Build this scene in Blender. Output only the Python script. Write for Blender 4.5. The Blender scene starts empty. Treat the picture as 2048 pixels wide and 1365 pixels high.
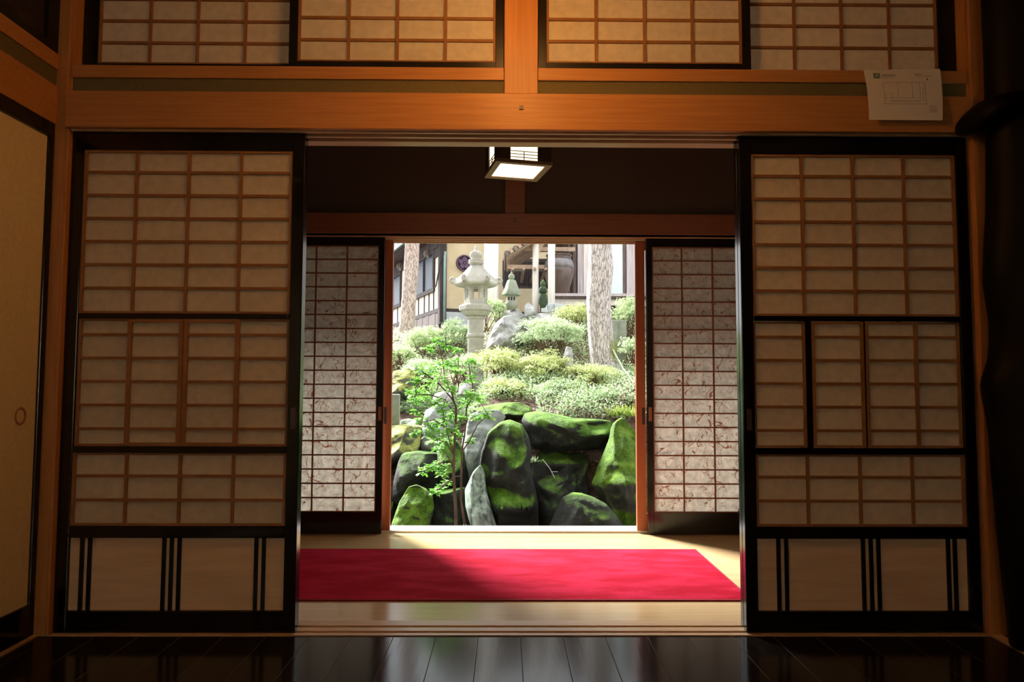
import bpy, bmesh, math, random
import numpy as np
from mathutils import Vector, Matrix, noise

random.seed(7)
RNG = np.random.default_rng(11)
SC = bpy.context.scene
COL = SC.collection
pi = math.pi

# ------------------------------------------------------------------ camera
PITCH, YAW, ROLL, FPX, EYE = 0.05799, 0.00859, 0.003226, 1365.33, 0.985
_w = Vector((math.sin(YAW)*math.cos(PITCH), math.cos(YAW)*math.cos(PITCH), math.sin(PITCH)))
_r0 = Vector((math.cos(YAW), -math.sin(YAW), 0)); _u0 = _r0.cross(_w)
_r = math.cos(ROLL)*_r0 + math.sin(ROLL)*_u0
_u = -math.sin(ROLL)*_r0 + math.cos(ROLL)*_u0

def at(px, py, Y):
    """point of the place at depth Y that the photograph shows at (px, py)"""
    d = _r*((px-1024)/FPX) + _u*((682.5-py)/FPX) + _w
    t = Y/d.y
    return Vector((d.x*t, Y, EYE + d.z*t))

cam = bpy.data.cameras.new('camera'); camo = bpy.data.objects.new('camera', cam); COL.objects.link(camo)
cam.sensor_width = 36.0; cam.lens = FPX/2048*36.0; cam.clip_start = 0.05; cam.clip_end = 200
camo.matrix_world = Matrix(((_r.x, _u.x, -_w.x, 0), (_r.y, _u.y, -_w.y, 0), (_r.z, _u.z, -_w.z, EYE), (0, 0, 0, 1)))
SC.camera = camo

# ------------------------------------------------------------------ materials
def newmat(name):
    m = bpy.data.materials.new(name); m.use_nodes = True
    nt = m.node_tree; nt.nodes.clear()
    out = nt.nodes.new('ShaderNodeOutputMaterial')
    return m, nt, out

def N(nt, kind, **kw):
    n = nt.nodes.new(kind)
    for k, v in kw.items():
        if k in n.inputs: n.inputs[k].default_value = v
        else: setattr(n, k, v)
    return n

def c4(c): return (c[0], c[1], c[2], 1.0)

def noise_fac(nt, scale, stretch=(1, 1, 1), detail=4.0, rough=0.55, lo=0.35, hi=0.65, distortion=0.0):
    tc = N(nt, 'ShaderNodeTexCoord'); mp = N(nt, 'ShaderNodeMapping')
    mp.inputs['Scale'].default_value = stretch
    nt.links.new(tc.outputs['Object'], mp.inputs['Vector'])
    nz = N(nt, 'ShaderNodeTexNoise'); nz.inputs['Scale'].default_value = scale
    nz.inputs['Detail'].default_value = detail; nz.inputs['Roughness'].default_value = rough
    nz.inputs['Distortion'].default_value = distortion
    nt.links.new(mp.outputs[0], nz.inputs['Vector'])
    mr = N(nt, 'ShaderNodeMapRange'); mr.inputs[1].default_value = lo; mr.inputs[2].default_value = hi
    nt.links.new(nz.outputs['Fac'], mr.inputs[0])
    return mr.outputs[0], nz.outputs['Fac']

def mixc(nt, fac, a, b):
    mx = N(nt, 'ShaderNodeMix', data_type='RGBA')
    for s, v in ((6, a), (7, b)):
        if isinstance(v, (tuple, list)): mx.inputs[s].default_value = c4(v)
        else: nt.links.new(v, mx.inputs[s])
    if isinstance(fac, float): mx.inputs[0].default_value = fac
    else: nt.links.new(fac, mx.inputs[0])
    return mx.outputs[2]

def pm(name, c1, c2=None, scale=8, stretch=(1, 1, 1), rough=0.6, spec=0.5, bump=0.0, bscale=None, metallic=0.0, coat=0.0, detail=4.0, sheen=0.0, lo=0.35, hi=0.65):
    m, nt, out = newmat(name)
    b = N(nt, 'ShaderNodeBsdfPrincipled')
    b.inputs['Roughness'].default_value = rough
    b.inputs['Specular IOR Level'].default_value = spec
    b.inputs['Metallic'].default_value = metallic
    if coat: b.inputs['Coat Weight'].default_value = coat; b.inputs['Coat Roughness'].default_value = 0.08
    if sheen: b.inputs['Sheen Weight'].default_value = sheen
    if c2 is None:
        b.inputs['Base Color'].default_value = c4(c1)
    else:
        f, raw = noise_fac(nt, scale, stretch, detail, lo=lo, hi=hi)
        nt.links.new(mixc(nt, f, c1, c2), b.inputs['Base Color'])
    if bump:
        f2, raw2 = noise_fac(nt, bscale or scale, stretch, 5.0)
        bp = N(nt, 'ShaderNodeBump'); bp.inputs['Strength'].default_value = bump; bp.inputs['Distance'].default_value = 0.02
        nt.links.new(raw2, bp.inputs['Height']); nt.links.new(bp.outputs[0], b.inputs['Normal'])
    nt.links.new(b.outputs[0], out.inputs[0])
    return m

def emit(name, c, s):
    m, nt, out = newmat(name)
    e = N(nt, 'ShaderNodeEmission'); e.inputs[0].default_value = c4(c); e.inputs[1].default_value = s
    nt.links.new(e.outputs[0], out.inputs[0]); return m

def paper_mat(name, c, trans, fibres=False, mott=0.12):
    m, nt, out = newmat(name)
    f, _ = noise_fac(nt, 26, (1, 1, 1), 5.0)
    dark = tuple(v*(1-mott) for v in c)
    col = mixc(nt, f, dark, c)
    if fibres:
        masks = []
        for sc, off, wdt, dst in ((8.5, 0.0, .008, .6), (10.5, 13.7, .008, .9), (7.0, 31.1, .006, 1.1), (13.0, 47.3, .009, .5), (9.0, 71.9, .007, .8), (11.5, 93.1, .008, .7)):
            tc = N(nt, 'ShaderNodeTexCoord'); mp = N(nt, 'ShaderNodeMapping'); mp.inputs['Location'].default_value = (off, off*.7, off*1.3)
            nt.links.new(tc.outputs['Object'], mp.inputs['Vector'])
            nz = N(nt, 'ShaderNodeTexNoise'); nz.inputs['Scale'].default_value = sc; nz.inputs['Detail'].default_value = .8; nz.inputs['Distortion'].default_value = dst
            nt.links.new(mp.outputs[0], nz.inputs['Vector'])
            s = N(nt, 'ShaderNodeMath', operation='SUBTRACT'); nt.links.new(nz.outputs['Fac'], s.inputs[0]); s.inputs[1].default_value = .5
            a = N(nt, 'ShaderNodeMath', operation='ABSOLUTE'); nt.links.new(s.outputs[0], a.inputs[0])
            l = N(nt, 'ShaderNodeMapRange'); l.inputs[1].default_value = wdt*.4; l.inputs[2].default_value = wdt; l.inputs[3].default_value = 1; l.inputs[4].default_value = 0
            nt.links.new(a.outputs[0], l.inputs[0])
            n2 = N(nt, 'ShaderNodeTexNoise'); n2.inputs['Scale'].default_value = 11; n2.inputs['Detail'].default_value = 1
            nt.links.new(mp.outputs[0], n2.inputs['Vector'])
            g = N(nt, 'ShaderNodeMapRange'); g.inputs[1].default_value = .50; g.inputs[2].default_value = .55
            nt.links.new(n2.outputs['Fac'], g.inputs[0])
            q = N(nt, 'ShaderNodeMath', operation='MULTIPLY'); nt.links.new(l.outputs[0], q.inputs[0]); nt.links.new(g.outputs[0], q.inputs[1])
            masks.append(q.outputs[0])
        cur = masks[0]
        for k in masks[1:]:
            mxm = N(nt, 'ShaderNodeMath', operation='MAXIMUM'); nt.links.new(cur, mxm.inputs[0]); nt.links.new(k, mxm.inputs[1]); cur = mxm.outputs[0]
        sc_ = N(nt, 'ShaderNodeMath', operation='MULTIPLY'); nt.links.new(cur, sc_.inputs[0]); sc_.inputs[1].default_value = .75
        col = mixc(nt, sc_.outputs[0], col, (.30, .12, .05))
    d = N(nt, 'ShaderNodeBsdfDiffuse'); t = N(nt, 'ShaderNodeBsdfTranslucent'); mx = N(nt, 'ShaderNodeMixShader')
    nt.links.new(col, d.inputs[0]); nt.links.new(col, t.inputs[0]); mx.inputs[0].default_value = trans
    nt.links.new(d.outputs[0], mx.inputs[1]); nt.links.new(t.outputs[0], mx.inputs[2]); nt.links.new(mx.outputs[0], out.inputs[0])
    return m

def leaf_mat(name, c1, c2, trans=0.35, rough=0.5):
    m, nt, out = newmat(name)
    geo = N(nt, 'ShaderNodeNewGeometry')
    col = mixc(nt, geo.outputs['Random Per Island'], c1, c2)
    p = N(nt, 'ShaderNodeBsdfPrincipled'); p.inputs['Roughness'].default_value = rough; p.inputs['Specular IOR Level'].default_value = .3
    t = N(nt, 'ShaderNodeBsdfTranslucent'); mx = N(nt, 'ShaderNodeMixShader'); mx.inputs[0].default_value = trans
    nt.links.new(col, p.inputs['Base Color']); nt.links.new(col, t.inputs[0])
    nt.links.new(p.outputs[0], mx.inputs[1]); nt.links.new(t.outputs[0], mx.inputs[2]); nt.links.new(mx.outputs[0], out.inputs[0])
    return m

def rock_mat(name, r1, r2, moss=0.5, moss_c=((.020, .062, .003), (.082, .172, .009)), nz_w=0.55, bump=0.6, streak=None):
    """stone with moss that grows where the surface faces up"""
    m, nt, out = newmat(name)
    b = N(nt, 'ShaderNodeBsdfPrincipled'); b.inputs['Roughness'].default_value = .85; b.inputs['Specular IOR Level'].default_value = .25
    f, raw = noise_fac(nt, 5, (1, 1, 1) if not streak else streak, 8.0, .6)
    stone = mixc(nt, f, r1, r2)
    f3, raw3 = noise_fac(nt, 55, (1, 1, 1), 4.0, .6)
    mcol = mixc(nt, f3, moss_c[0], moss_c[1])
    f4, raw4 = noise_fac(nt, 7, (1, 1, 1), 6.0, .6, lo=.42, hi=.68)
    mcol = mixc(nt, f4, mcol, tuple(min(1, v*1.7+.012) for v in moss_c[1]))
    geo = N(nt, 'ShaderNodeNewGeometry'); sp = N(nt, 'ShaderNodeSeparateXYZ'); nt.links.new(geo.outputs['Normal'], sp.inputs[0])
    f2, raw2 = noise_fac(nt, 4.5, (1, 1, 1), 9.0, .66)
    ad = N(nt, 'ShaderNodeMath', operation='MULTIPLY_ADD'); nt.links.new(raw2, ad.inputs[0]); ad.inputs[1].default_value = nz_w*2; nt.links.new(sp.outputs['Z'], ad.inputs[2])
    mr = N(nt, 'ShaderNodeMapRange'); th = 1.12 + nz_w - moss*1.6
    mr.inputs[1].default_value = th; mr.inputs[2].default_value = th+.36
    nt.links.new(ad.outputs[0], mr.inputs[0])
    nt.links.new(mixc(nt, mr.outputs[0], stone, mcol), b.inputs['Base Color'])
    hm = N(nt, 'ShaderNodeMath', operation='MULTIPLY'); nt.links.new(raw3, hm.inputs[0]); nt.links.new(mr.outputs[0], hm.inputs[1])
    ha = N(nt, 'ShaderNodeMath', operation='MULTIPLY_ADD'); nt.links.new(raw, ha.inputs[0]); ha.inputs[1].default_value = .9; nt.links.new(hm.outputs[0], ha.inputs[2])
    bp = N(nt, 'ShaderNodeBump'); bp.inputs['Strength'].default_value = bump; bp.inputs['Distance'].default_value = .05
    nt.links.new(ha.outputs[0], bp.inputs['Height']); nt.links.new(bp.outputs[0], b.inputs['Normal'])
    nt.links.new(b.outputs[0], out.inputs[0])
    return m

def bark_mat(name, c1, c2, crack):
    m, nt, out = newmat(name)
    b = N(nt, 'ShaderNodeBsdfPrincipled'); b.inputs['Roughness'].default_value = .95; b.inputs['Specular IOR Level'].default_value = .1
    f, raw = noise_fac(nt, 14, (1, 1, .35), 6)
    tc = N(nt, 'ShaderNodeTexCoord'); mp = N(nt, 'ShaderNodeMapping'); mp.inputs['Scale'].default_value = (44, 44, 6.5)
    nt.links.new(tc.outputs['Object'], mp.inputs['Vector'])
    n0 = N(nt, 'ShaderNodeTexNoise'); n0.inputs['Scale'].default_value = 1.3; n0.inputs['Detail'].default_value = 3
    nt.links.new(mp.outputs[0], n0.inputs['Vector'])
    vm = N(nt, 'ShaderNodeVectorMath', operation='MULTIPLY_ADD'); nt.links.new(n0.outputs['Color'], vm.inputs[0]); vm.inputs[1].default_value = (1.9, 1.9, 1.6); nt.links.new(mp.outputs[0], vm.inputs[2])
    vo = N(nt, 'ShaderNodeTexVoronoi', feature='DISTANCE_TO_EDGE'); vo.inputs['Scale'].default_value = 1.0; nt.links.new(vm.outputs[0], vo.inputs['Vector'])
    cr_ = N(nt, 'ShaderNodeMapRange'); cr_.inputs[1].default_value = .0; cr_.inputs[2].default_value = .10; nt.links.new(vo.outputs['Distance'], cr_.inputs[0])
    nt.links.new(mixc(nt, cr_.outputs[0], crack, mixc(nt, f, c1, c2)), b.inputs['Base Color'])
    ha = N(nt, 'ShaderNodeMath', operation='MULTIPLY_ADD'); nt.links.new(raw, ha.inputs[0]); ha.inputs[1].default_value = .6; nt.links.new(cr_.outputs[0], ha.inputs[2])
    bp = N(nt, 'ShaderNodeBump'); bp.inputs['Strength'].default_value = .8; bp.inputs['Distance'].default_value = .02
    nt.links.new(ha.outputs[0], bp.inputs['Height']); nt.links.new(bp.outputs[0], b.inputs['Normal'])
    nt.links.new(b.outputs[0], out.inputs[0]); return m

M = {}
WOODA, WOODB = (.43, .185, .058), (.51, .235, .078)
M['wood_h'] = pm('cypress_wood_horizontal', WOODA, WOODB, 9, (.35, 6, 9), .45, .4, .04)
M['wood_v'] = pm('cypress_wood_vertical', WOODA, WOODB, 9, (7, 6, .35), .45, .4, .04)
M['lattice'] = pm('lattice_cedar', (.25, .115, .04), (.31, .145, .052), 14, (1, 1, 1), .55, .3)
M['thin_lattice'] = pm('reddish_thin_lattice', (.20, .075, .03), (.26, .10, .04), 14, (1, 1, 1), .5, .4)
M['panel'] = pm('panel_veneer', (.66, .46, .30), (.80, .58, .40), 5, (.5, 3, 7), .5, .35, .03, lo=.3, hi=.7)
M['lacquer'] = pm('black_lacquer', (.006, .005, .005), None, rough=.16, spec=.5)
M['lacquer_matt'] = pm('black_lacquer_matt', (.006, .005, .005), (.010, .008, .007), 20, rough=.35, spec=.35)
M['paper'] = paper_mat('shoji_paper', (.90, .82, .69), .50)
M['washi'] = paper_mat('fibre_washi', (.70, .68, .62), .40, fibres=True, mott=.22)
M['plaster'] = pm('green_grey_plaster', (.14, .115, .055), (.17, .14, .07), 160, rough=.95, spec=.1, bump=.2)
M['plaster_dark'] = pm('dark_brown_plaster', (.080, .060, .046), (.10, .075, .058), 160, rough=.95, spec=.1, bump=.25)
M['fusuma'] = pm('fusuma_paper', (.72, .60, .38), (.78, .66, .43), 60, rough=.85, spec=.15)
M['copper'] = pm('aged_copper', (.28, .13, .06), (.34, .17, .08), 30, rough=.4, spec=.5)
M['pull_dark'] = pm('dark_bronze', (.05, .03, .02), None, rough=.4)
M['red'] = pm('red_carpet_pile', (.40, .007, .026), (.54, .018, .056), 5, (.6, 1.6, 1), .95, .05, .5, 260, lo=.42, hi=.6)
M['red_dark'] = pm('carpet_binding', (.22, .004, .018), None, rough=.9)
M['hall_floor'] = pm('pale_board', (.50, .35, .175), (.57, .41, .215), 7, (.3, 7, 4), .17, .5, .01)
M['sill'] = pm('sill_wood', (.50, .33, .19), (.58, .40, .24), 9, (.3, 8, 4), .35, .5)
M['aluminium'] = pm('anodised_sill', (.80, .80, .80), None, rough=.35, spec=.5, metallic=.3)
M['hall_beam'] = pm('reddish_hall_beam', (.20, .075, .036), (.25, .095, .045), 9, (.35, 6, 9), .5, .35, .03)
M['door_wood'] = pm('orange_cedar_door', (.34, .095, .034), (.40, .12, .043), 9, (7, 6, .35), .45, .4)
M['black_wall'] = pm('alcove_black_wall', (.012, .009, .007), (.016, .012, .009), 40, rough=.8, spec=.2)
M['brown_wall'] = pm('sand_plaster_wall', (.30, .24, .16), (.34, .28, .19), 150, rough=.95, spec=.1, bump=.2)
M['ceil'] = pm('cedar_ceiling', (.30, .17, .08), (.36, .21, .10), 8, (6, .4, 1), .6, .3)
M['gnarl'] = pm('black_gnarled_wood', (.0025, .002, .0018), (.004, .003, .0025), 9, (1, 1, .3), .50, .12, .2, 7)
M['white_paper'] = pm('printed_sheet', (.80, .74, .68), None, rough=.8, spec=.2)
M['ink'] = pm('grey_ink', (.22, .17, .13), None, rough=.8, spec=.1)
M['ink_green'] = pm('green_ink', (.012, .13, .06), None, rough=.8, spec=.1)
M['ink_red'] = pm('rust_ink', (.38, .10, .06), None, rough=.8, spec=.1)
M['lamp_pane'] = emit('lit_lamp_paper', (1.0, .43, .10), 36)
M['lamp_hall'] = emit('lit_hall_lamp_paper', (1.0, .74, .45), 2.8)
M['lamp_wood'] = pm('lamp_dark_wood', (.035, .02, .012), (.05, .028, .016), 20, (1, 1, .3), .4, .4)
M['lamp_base'] = pm('lamp_base_frame', (.20, .13, .075), (.25, .165, .095), 20, (1, 1, 1), .45, .4)
M['cord'] = pm('black_cord', (.01, .01, .01), None, rough=.6)
# outdoors
M['soil'] = pm('garden_soil', (.06, .04, .03), (.17, .12, .09), 14, rough=.95, spec=.1, bump=.9, bscale=40)
M['gravel'] = pm('pale_grit', (.5, .46, .42), (.62, .58, .55), 60, rough=.95, spec=.1, bump=.6)
M['bark'] = bark_mat('grey_pine_bark', (.56, .51, .49), (.68, .63, .61), (.36, .32, .30))
M['bark_red'] = bark_mat('ruddy_pine_bark', (.52, .41, .37), (.64, .54, .50), (.38, .29, .26))
M['twig'] = pm('brown_twig', (.10, .055, .035), (.16, .09, .06), 20, rough=.9, spec=.1)
M['stem'] = pm('young_stem', (.07, .045, .03), (.13, .085, .055), 20, (1, 1, .3), rough=.8, spec=.2)
M['granite'] = rock_mat('carved_granite', (.29, .28, .24), (.42, .41, .36), .12, ((.20, .22, .10), (.30, .31, .16)), .5, .35)
M['patina'] = rock_mat('mossy_granite', (.16, .19, .14), (.30, .32, .25), .35, ((.10, .16, .06), (.17, .24, .10)), .5, .5)
M['pagoda'] = rock_mat('dark_mossy_stone', (.03, .05, .03), (.07, .10, .06), .4, ((.03, .08, .02), (.07, .15, .05)), .5, .5)
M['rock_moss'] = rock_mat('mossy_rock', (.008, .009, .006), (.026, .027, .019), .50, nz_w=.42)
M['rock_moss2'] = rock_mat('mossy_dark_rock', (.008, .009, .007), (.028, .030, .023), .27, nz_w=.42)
M['rock_green'] = rock_mat('thick_moss_rock', (.02, .022, .014), (.07, .07, .05), .78, ((.025, .07, .003), (.095, .18, .010)), nz_w=.5)
M['rock_pale'] = rock_mat('pale_lichen_rock', (.14, .16, .15), (.36, .39, .38), .22, ((.10, .14, .05), (.20, .26, .10)), .6)
M['rock_streak'] = rock_mat('lichen_streaked_rock', (.05, .06, .05), (.44, .55, .47), .24, nz_w=.6, streak=(4.0, 4.0, .45))
M['rock_grey'] = rock_mat('grey_hill_rock', (.22, .22, .21), (.46, .46, .45), .10, nz_w=.5)
M['rock_flat'] = rock_mat('flat_topped_rock', (.06, .066, .05), (.14, .145, .12), .55, ((.14, .17, .03), (.34, .36, .10)), .5)
M['stele'] = rock_mat('grey_green_slab', (.17, .19, .15), (.30, .33, .27), .05, nz_w=.4)
M['azalea'] = leaf_mat('azalea_leaf', (.33, .47, .20), (.70, .77, .50), .38)
M['azalea_y'] = leaf_mat('azalea_leaf_yellow', (.40, .49, .17), (.73, .76, .40), .38)
M['azalea_g'] = leaf_mat('azalea_leaf_cool', (.33, .47, .23), (.68, .77, .52), .36)
M['fern'] = leaf_mat('ground_leaf', (.20, .36, .13), (.68, .77, .52), .35)
M['nandina'] = leaf_mat('young_tree_leaf', (.10, .32, .03), (.32, .60, .12), .45)
M['grass'] = leaf_mat('grass_blade', (.20, .32, .04), (.5, .56, .14), .4)
M['dead'] = leaf_mat('fallen_leaf', (.20, .10, .08), (.46, .32, .27), .1)
M['petal'] = leaf_mat('pink_petal', (.75, .30, .60), (.85, .45, .72), .4)
M['house_wall'] = pm('cream_house_plaster', (.52, .44, .28), (.60, .51, .34), 3, rough=.9, spec=.15)
M['house_panel'] = pm('white_cream_panel', (.80, .76, .62), (.85, .81, .68), 4, rough=.85, spec=.15)
M['timber'] = pm('dark_house_timber', (.035, .028, .028), (.06, .047, .045), 12, (1, 1, .4), .7, .3)
M['skirt'] = pm('brown_board_skirt', (.15, .125, .12), (.20, .17, .165), 9, (1, 1, .3), .8, .2)
M['footing'] = pm('concrete_footing', (.42, .46, .48), (.50, .54, .55), 5, rough=.9, spec=.2)
M['teal'] = pm('teal_sheet_metal', (.07, .16, .17), (.10, .22, .22), 9, rough=.45, spec=.5)
M['teal_pale'] = pm('pale_teal_pipe', (.20, .32, .32), (.26, .40, .39), 9, rough=.5, spec=.5)
M['house_glass'] = pm('blue_grey_glazing', (.03, .042, .065), (.055, .07, .10), 2, rough=.25, spec=.12)
M['crest'] = pm('purple_iron', (.085, .045, .085), (.12, .07, .12), 20, rough=.6, spec=.4)
M['crest_dark'] = pm('crest_recess', (.008, .005, .009), None, rough=.8)
M['post_pale'] = pm('bleached_post', (.62, .59, .54), (.74, .71, .67), 6, (4, 4, .35), .8, .2, .1)
M['hall_board'] = pm('weathered_board', (.38, .33, .34), (.54, .49, .50), 6, (7, 7, .35), .85, .15, .1)
M['hall_dark'] = pm('weathered_dark_timber', (.10, .075, .07), (.15, .115, .105), 9, (2, 2, .4), .8, .2)
M['rafter'] = pm('brown_rafter', (.30, .215, .16), (.40, .30, .23), 9, (1, 1, 1), .8, .2)
M['tile'] = pm('brown_grey_tile', (.13, .10, .085), (.20, .16, .14), 9, rough=.55, spec=.4)
M['frost'] = pm('pale_blue_glass', (.58, .72, .72), (.66, .78, .77), 2, rough=.3, spec=.5)
M['jar'] = pm('salt_glazed_jar', (.055, .032, .023), (.10, .066, .05), 4, (2, 2, 1), .3, .6, .05, lo=.3, hi=.7)
M['jar_band'] = pm('ash_glaze_band', (.13, .12, .125), (.19, .175, .18), 5, (2, 2, 1), .25, .6, .05)
M['bell'] = pm('rusty_wire_bell', (.25, .20, .17), (.33, .28, .24), 30, rough=.6)
M['statue'] = pm('white_stone', (.62, .60, .60), (.72, .70, .70), 20, rough=.8)
M['white_stone'] = rock_mat('pale_cut_stone', (.50, .55, .56), (.66, .71, .72), .02, nz_w=.4)

# clear window glass of the sliding glass doors
def glass_mat():
    m, nt, out = newmat('clear_pane')
    t = N(nt, 'ShaderNodeBsdfTransparent'); g = N(nt, 'ShaderNodeBsdfGlossy'); g.inputs['Roughness'].default_value = .02
    mx = N(nt, 'ShaderNodeMixShader'); mx.inputs[0].default_value = .08
    nt.links.new(t.outputs[0], mx.inputs[1]); nt.links.new(g.outputs[0], mx.inputs[2]); nt.links.new(mx.outputs[0], out.inputs[0]); return m
M['glass'] = glass_mat()

def floor_mat():
    """dark polished boards running away from the camera, thin pale seams"""
    m, nt, out = newmat('dark_polished_boards')
    b = N(nt, 'ShaderNodeBsdfPrincipled'); b.inputs['Specular IOR Level'].default_value = .16
    tc = N(nt, 'ShaderNodeTexCoord'); sp = N(nt, 'ShaderNodeSeparateXYZ'); nt.links.new(tc.outputs['Object'], sp.inputs[0])
    d = N(nt, 'ShaderNodeMath', operation='MULTIPLY_ADD'); nt.links.new(sp.outputs['X'], d.inputs[0]); d.inputs[1].default_value = 1/.1635; d.inputs[2].default_value = 99.633
    fr = N(nt, 'ShaderNodeMath', operation='FRACT'); nt.links.new(d.outputs[0], fr.inputs[0])
    s = N(nt, 'ShaderNodeMath', operation='SUBTRACT'); nt.links.new(fr.outputs[0], s.inputs[0]); s.inputs[1].default_value = .5
    a = N(nt, 'ShaderNodeMath', operation='ABSOLUTE'); nt.links.new(s.outputs[0], a.inputs[0])
    l = N(nt, 'ShaderNodeMapRange'); l.inputs[1].default_value = .4895; l.inputs[2].default_value = .4925; nt.links.new(a.outputs[0], l.inputs[0])
    f, raw = noise_fac(nt, 8, (6, .5, 1), 5)
    c = mixc(nt, f, (.008, .006, .005), (.018, .013, .010))
    c = mixc(nt, l.outputs[0], c, (.075, .058, .045))
    nt.links.new(c, b.inputs['Base Color'])
    f5, raw5 = noise_fac(nt, 3, (1, 1, 1), 3)
    rr = N(nt, 'ShaderNodeMapRange'); rr.inputs[3].default_value = .10; rr.inputs[4].default_value = .15; nt.links.new(raw5, rr.inputs[0])
    rm = N(nt, 'ShaderNodeMath', operation='MULTIPLY_ADD'); nt.links.new(l.outputs[0], rm.inputs[0]); rm.inputs[1].default_value = .7; nt.links.new(rr.outputs[0], rm.inputs[2]); nt.links.new(rm.outputs[0], b.inputs['Roughness'])
    bp = N(nt, 'ShaderNodeBump'); bp.inputs['Strength'].default_value = .015; bp.inputs['Distance'].default_value = .01
    nt.links.new(raw, bp.inputs['Height']); nt.links.new(bp.outputs[0], b.inputs['Normal'])
    nt.links.new(b.outputs[0], out.inputs[0]); return m
M['floor'] = floor_mat()

# ------------------------------------------------------------------ object helpers
class MB:
    def __init__(s): s.v = []; s.f = []
    def add(s, vs, fs):
        o = len(s.v); s.v += [tuple(v) for v in vs]; s.f += [tuple(i+o for i in f) for f in fs]; return s
    def box(s, x0, x1, y0, y1, z0, z1):
        if x0 > x1: x0, x1 = x1, x0
        if y0 > y1: y0, y1 = y1, y0
        if z0 > z1: z0, z1 = z1, z0
        return s.add([(x0,y0,z0),(x1,y0,z0),(x1,y1,z0),(x0,y1,z0),(x0,y0,z1),(x1,y0,z1),(x1,y1,z1),(x0,y1,z1)],
                     [(0,3,2,1),(4,5,6,7),(0,1,5,4),(1,2,6,5),(2,3,7,6),(3,0,4,7)])
    def obox(s, o, ex, ey, ez, r):
        """oriented box: origin o, unit axes ex, ey, ez, ranges r = (x0,x1,y0,y1,z0,z1)"""
        o, ex, ey, ez = Vector(o), Vector(ex), Vector(ey), Vector(ez)
        P = lambda a, b, c: o + ex*a + ey*b + ez*c
        x0, x1, y0, y1, z0, z1 = r
        return s.add([P(x0,y0,z0),P(x1,y0,z0),P(x1,y1,z0),P(x0,y1,z0),P(x0,y0,z1),P(x1,y0,z1),P(x1,y1,z1),P(x0,y1,z1)],
                     [(0,3,2,1),(4,5,6,7),(0,1,5,4),(1,2,6,5),(2,3,7,6),(3,0,4,7)])
    def rings(s, rs, caps=True):
        n = len(rs[0]); vs = [p for r in rs for p in r]; fs = []
        for k in range(len(rs)-1):
            for i in range(n):
                j = (i+1) % n; fs.append((k*n+i, k*n+j, (k+1)*n+j, (k+1)*n+i))
        if caps:
            fs.append(tuple(range(n-1, -1, -1))); fs.append(tuple((len(rs)-1)*n+i for i in range(n)))
        return s.add(vs, fs)
    def lathe(s, prof, c, n=24, phase=0.0, sx=1.0, sy=1.0):
        """prof = [(radius, z)], centre c"""
        return s.rings([[(c[0]+sx*r*math.cos(phase+2*pi*i/n), c[1]+sy*r*math.sin(phase+2*pi*i/n), c[2]+z) for i in range(n)] for r, z in prof])
    def tube(s, pts, rads, n=6):
        pts = [Vector(p) for p in pts]; rs = []
        if not hasattr(rads, '__len__'): rads = [rads]*len(pts)
        for i, p in enumerate(pts):
            d = (pts[min(i+1, len(pts)-1)] - pts[max(i-1, 0)]).normalized()
            a = d.cross(Vector((.3, 1, .1))).normalized(); b = d.cross(a)
            rs.append([p + (a*math.cos(2*pi*k/n) + b*math.sin(2*pi*k/n))*rads[i] for k in range(n)])
        return s.rings(rs)

def mesh_obj(name, verts, faces, mat, parent=None, smooth=False, bevel=0.0):
    loc = parent.matrix_world.translation.copy() if parent is not None else Vector((0, 0, 0))
    if parent is not None:
        q = parent; loc = Vector(q.location)
        while q.parent is not None: q = q.parent; loc += Vector(q.location)
    me = bpy.data.meshes.new(name)
    me.from_pydata([(v[0]-loc.x, v[1]-loc.y, v[2]-loc.z) for v in verts], [], faces)
    if not isinstance(mat, (list, tuple)): mat = [mat]
    for m_ in mat: me.materials.append(m_)
    if smooth: me.polygons.foreach_set('use_smooth', [True]*len(me.polygons))
    me.update()
    o = bpy.data.objects.new(name, me); COL.objects.link(o)
    if parent is not None: o.parent = parent
    if bevel:
        md = o.modifiers.new('soft_edges', 'BEVEL'); md.width = bevel; md.segments = 2; md.limit_method = 'ANGLE'
        md.harden_normals = False
    return o

def obj(name, mb, mat, parent=None, smooth=False, bevel=0.0):
    return mesh_obj(name, mb.v, mb.f, mat, parent, smooth, bevel)

def tag(o, label=None, cat=None, group=None, kind=None):
    if label: o['label'] = label
    if cat: o['category'] = cat
    if group: o['group'] = group
    if kind: o['kind'] = kind
    return o

def thing(name, label, cat, loc=(0, 0, 0), group=None):
    o = bpy.data.objects.new(name, None); COL.objects.link(o); o.location = loc; o.empty_display_size = .05
    return tag(o, label, cat, group)

def struct(name, mb, mat, bevel=0.0, smooth=False, label=None):
    o = obj(name, mb, mat, None, smooth, bevel); o['kind'] = 'structure'
    if label: o['label'] = label
    return o

# ================================================================== ROOM SHELL
YF = 2.72                      # front face of the sliding screens
XL, XR = -1.81, 1.95           # side faces of the room
YO = 4.45                      # face of the outer (garden) wall of the corridor
# floors
struct('floor', MB().box(-2.0, 1.89, -3.2, 2.705, -.06, -.004), M['floor'])
struct('floor_corridor', MB().box(-4.2, 4.2, 2.868, 4.382, -.06, 0), M['hall_floor'])
# inner sill with its two running grooves
s = MB()
for y0, y1 in ((2.706, 2.728), (2.752, 2.788), (2.812, 2.868)): s.box(-1.81, 1.95, y0, y1, -.06, 0)
s.box(-1.81, 1.95, 2.728, 2.752, -.06, -.005); s.box(-1.81, 1.95, 2.788, 2.812, -.06, -.005)
struct('trim_1', s, M['sill'], label='pale grooved wooden sill under the inner sliding screens')
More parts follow.
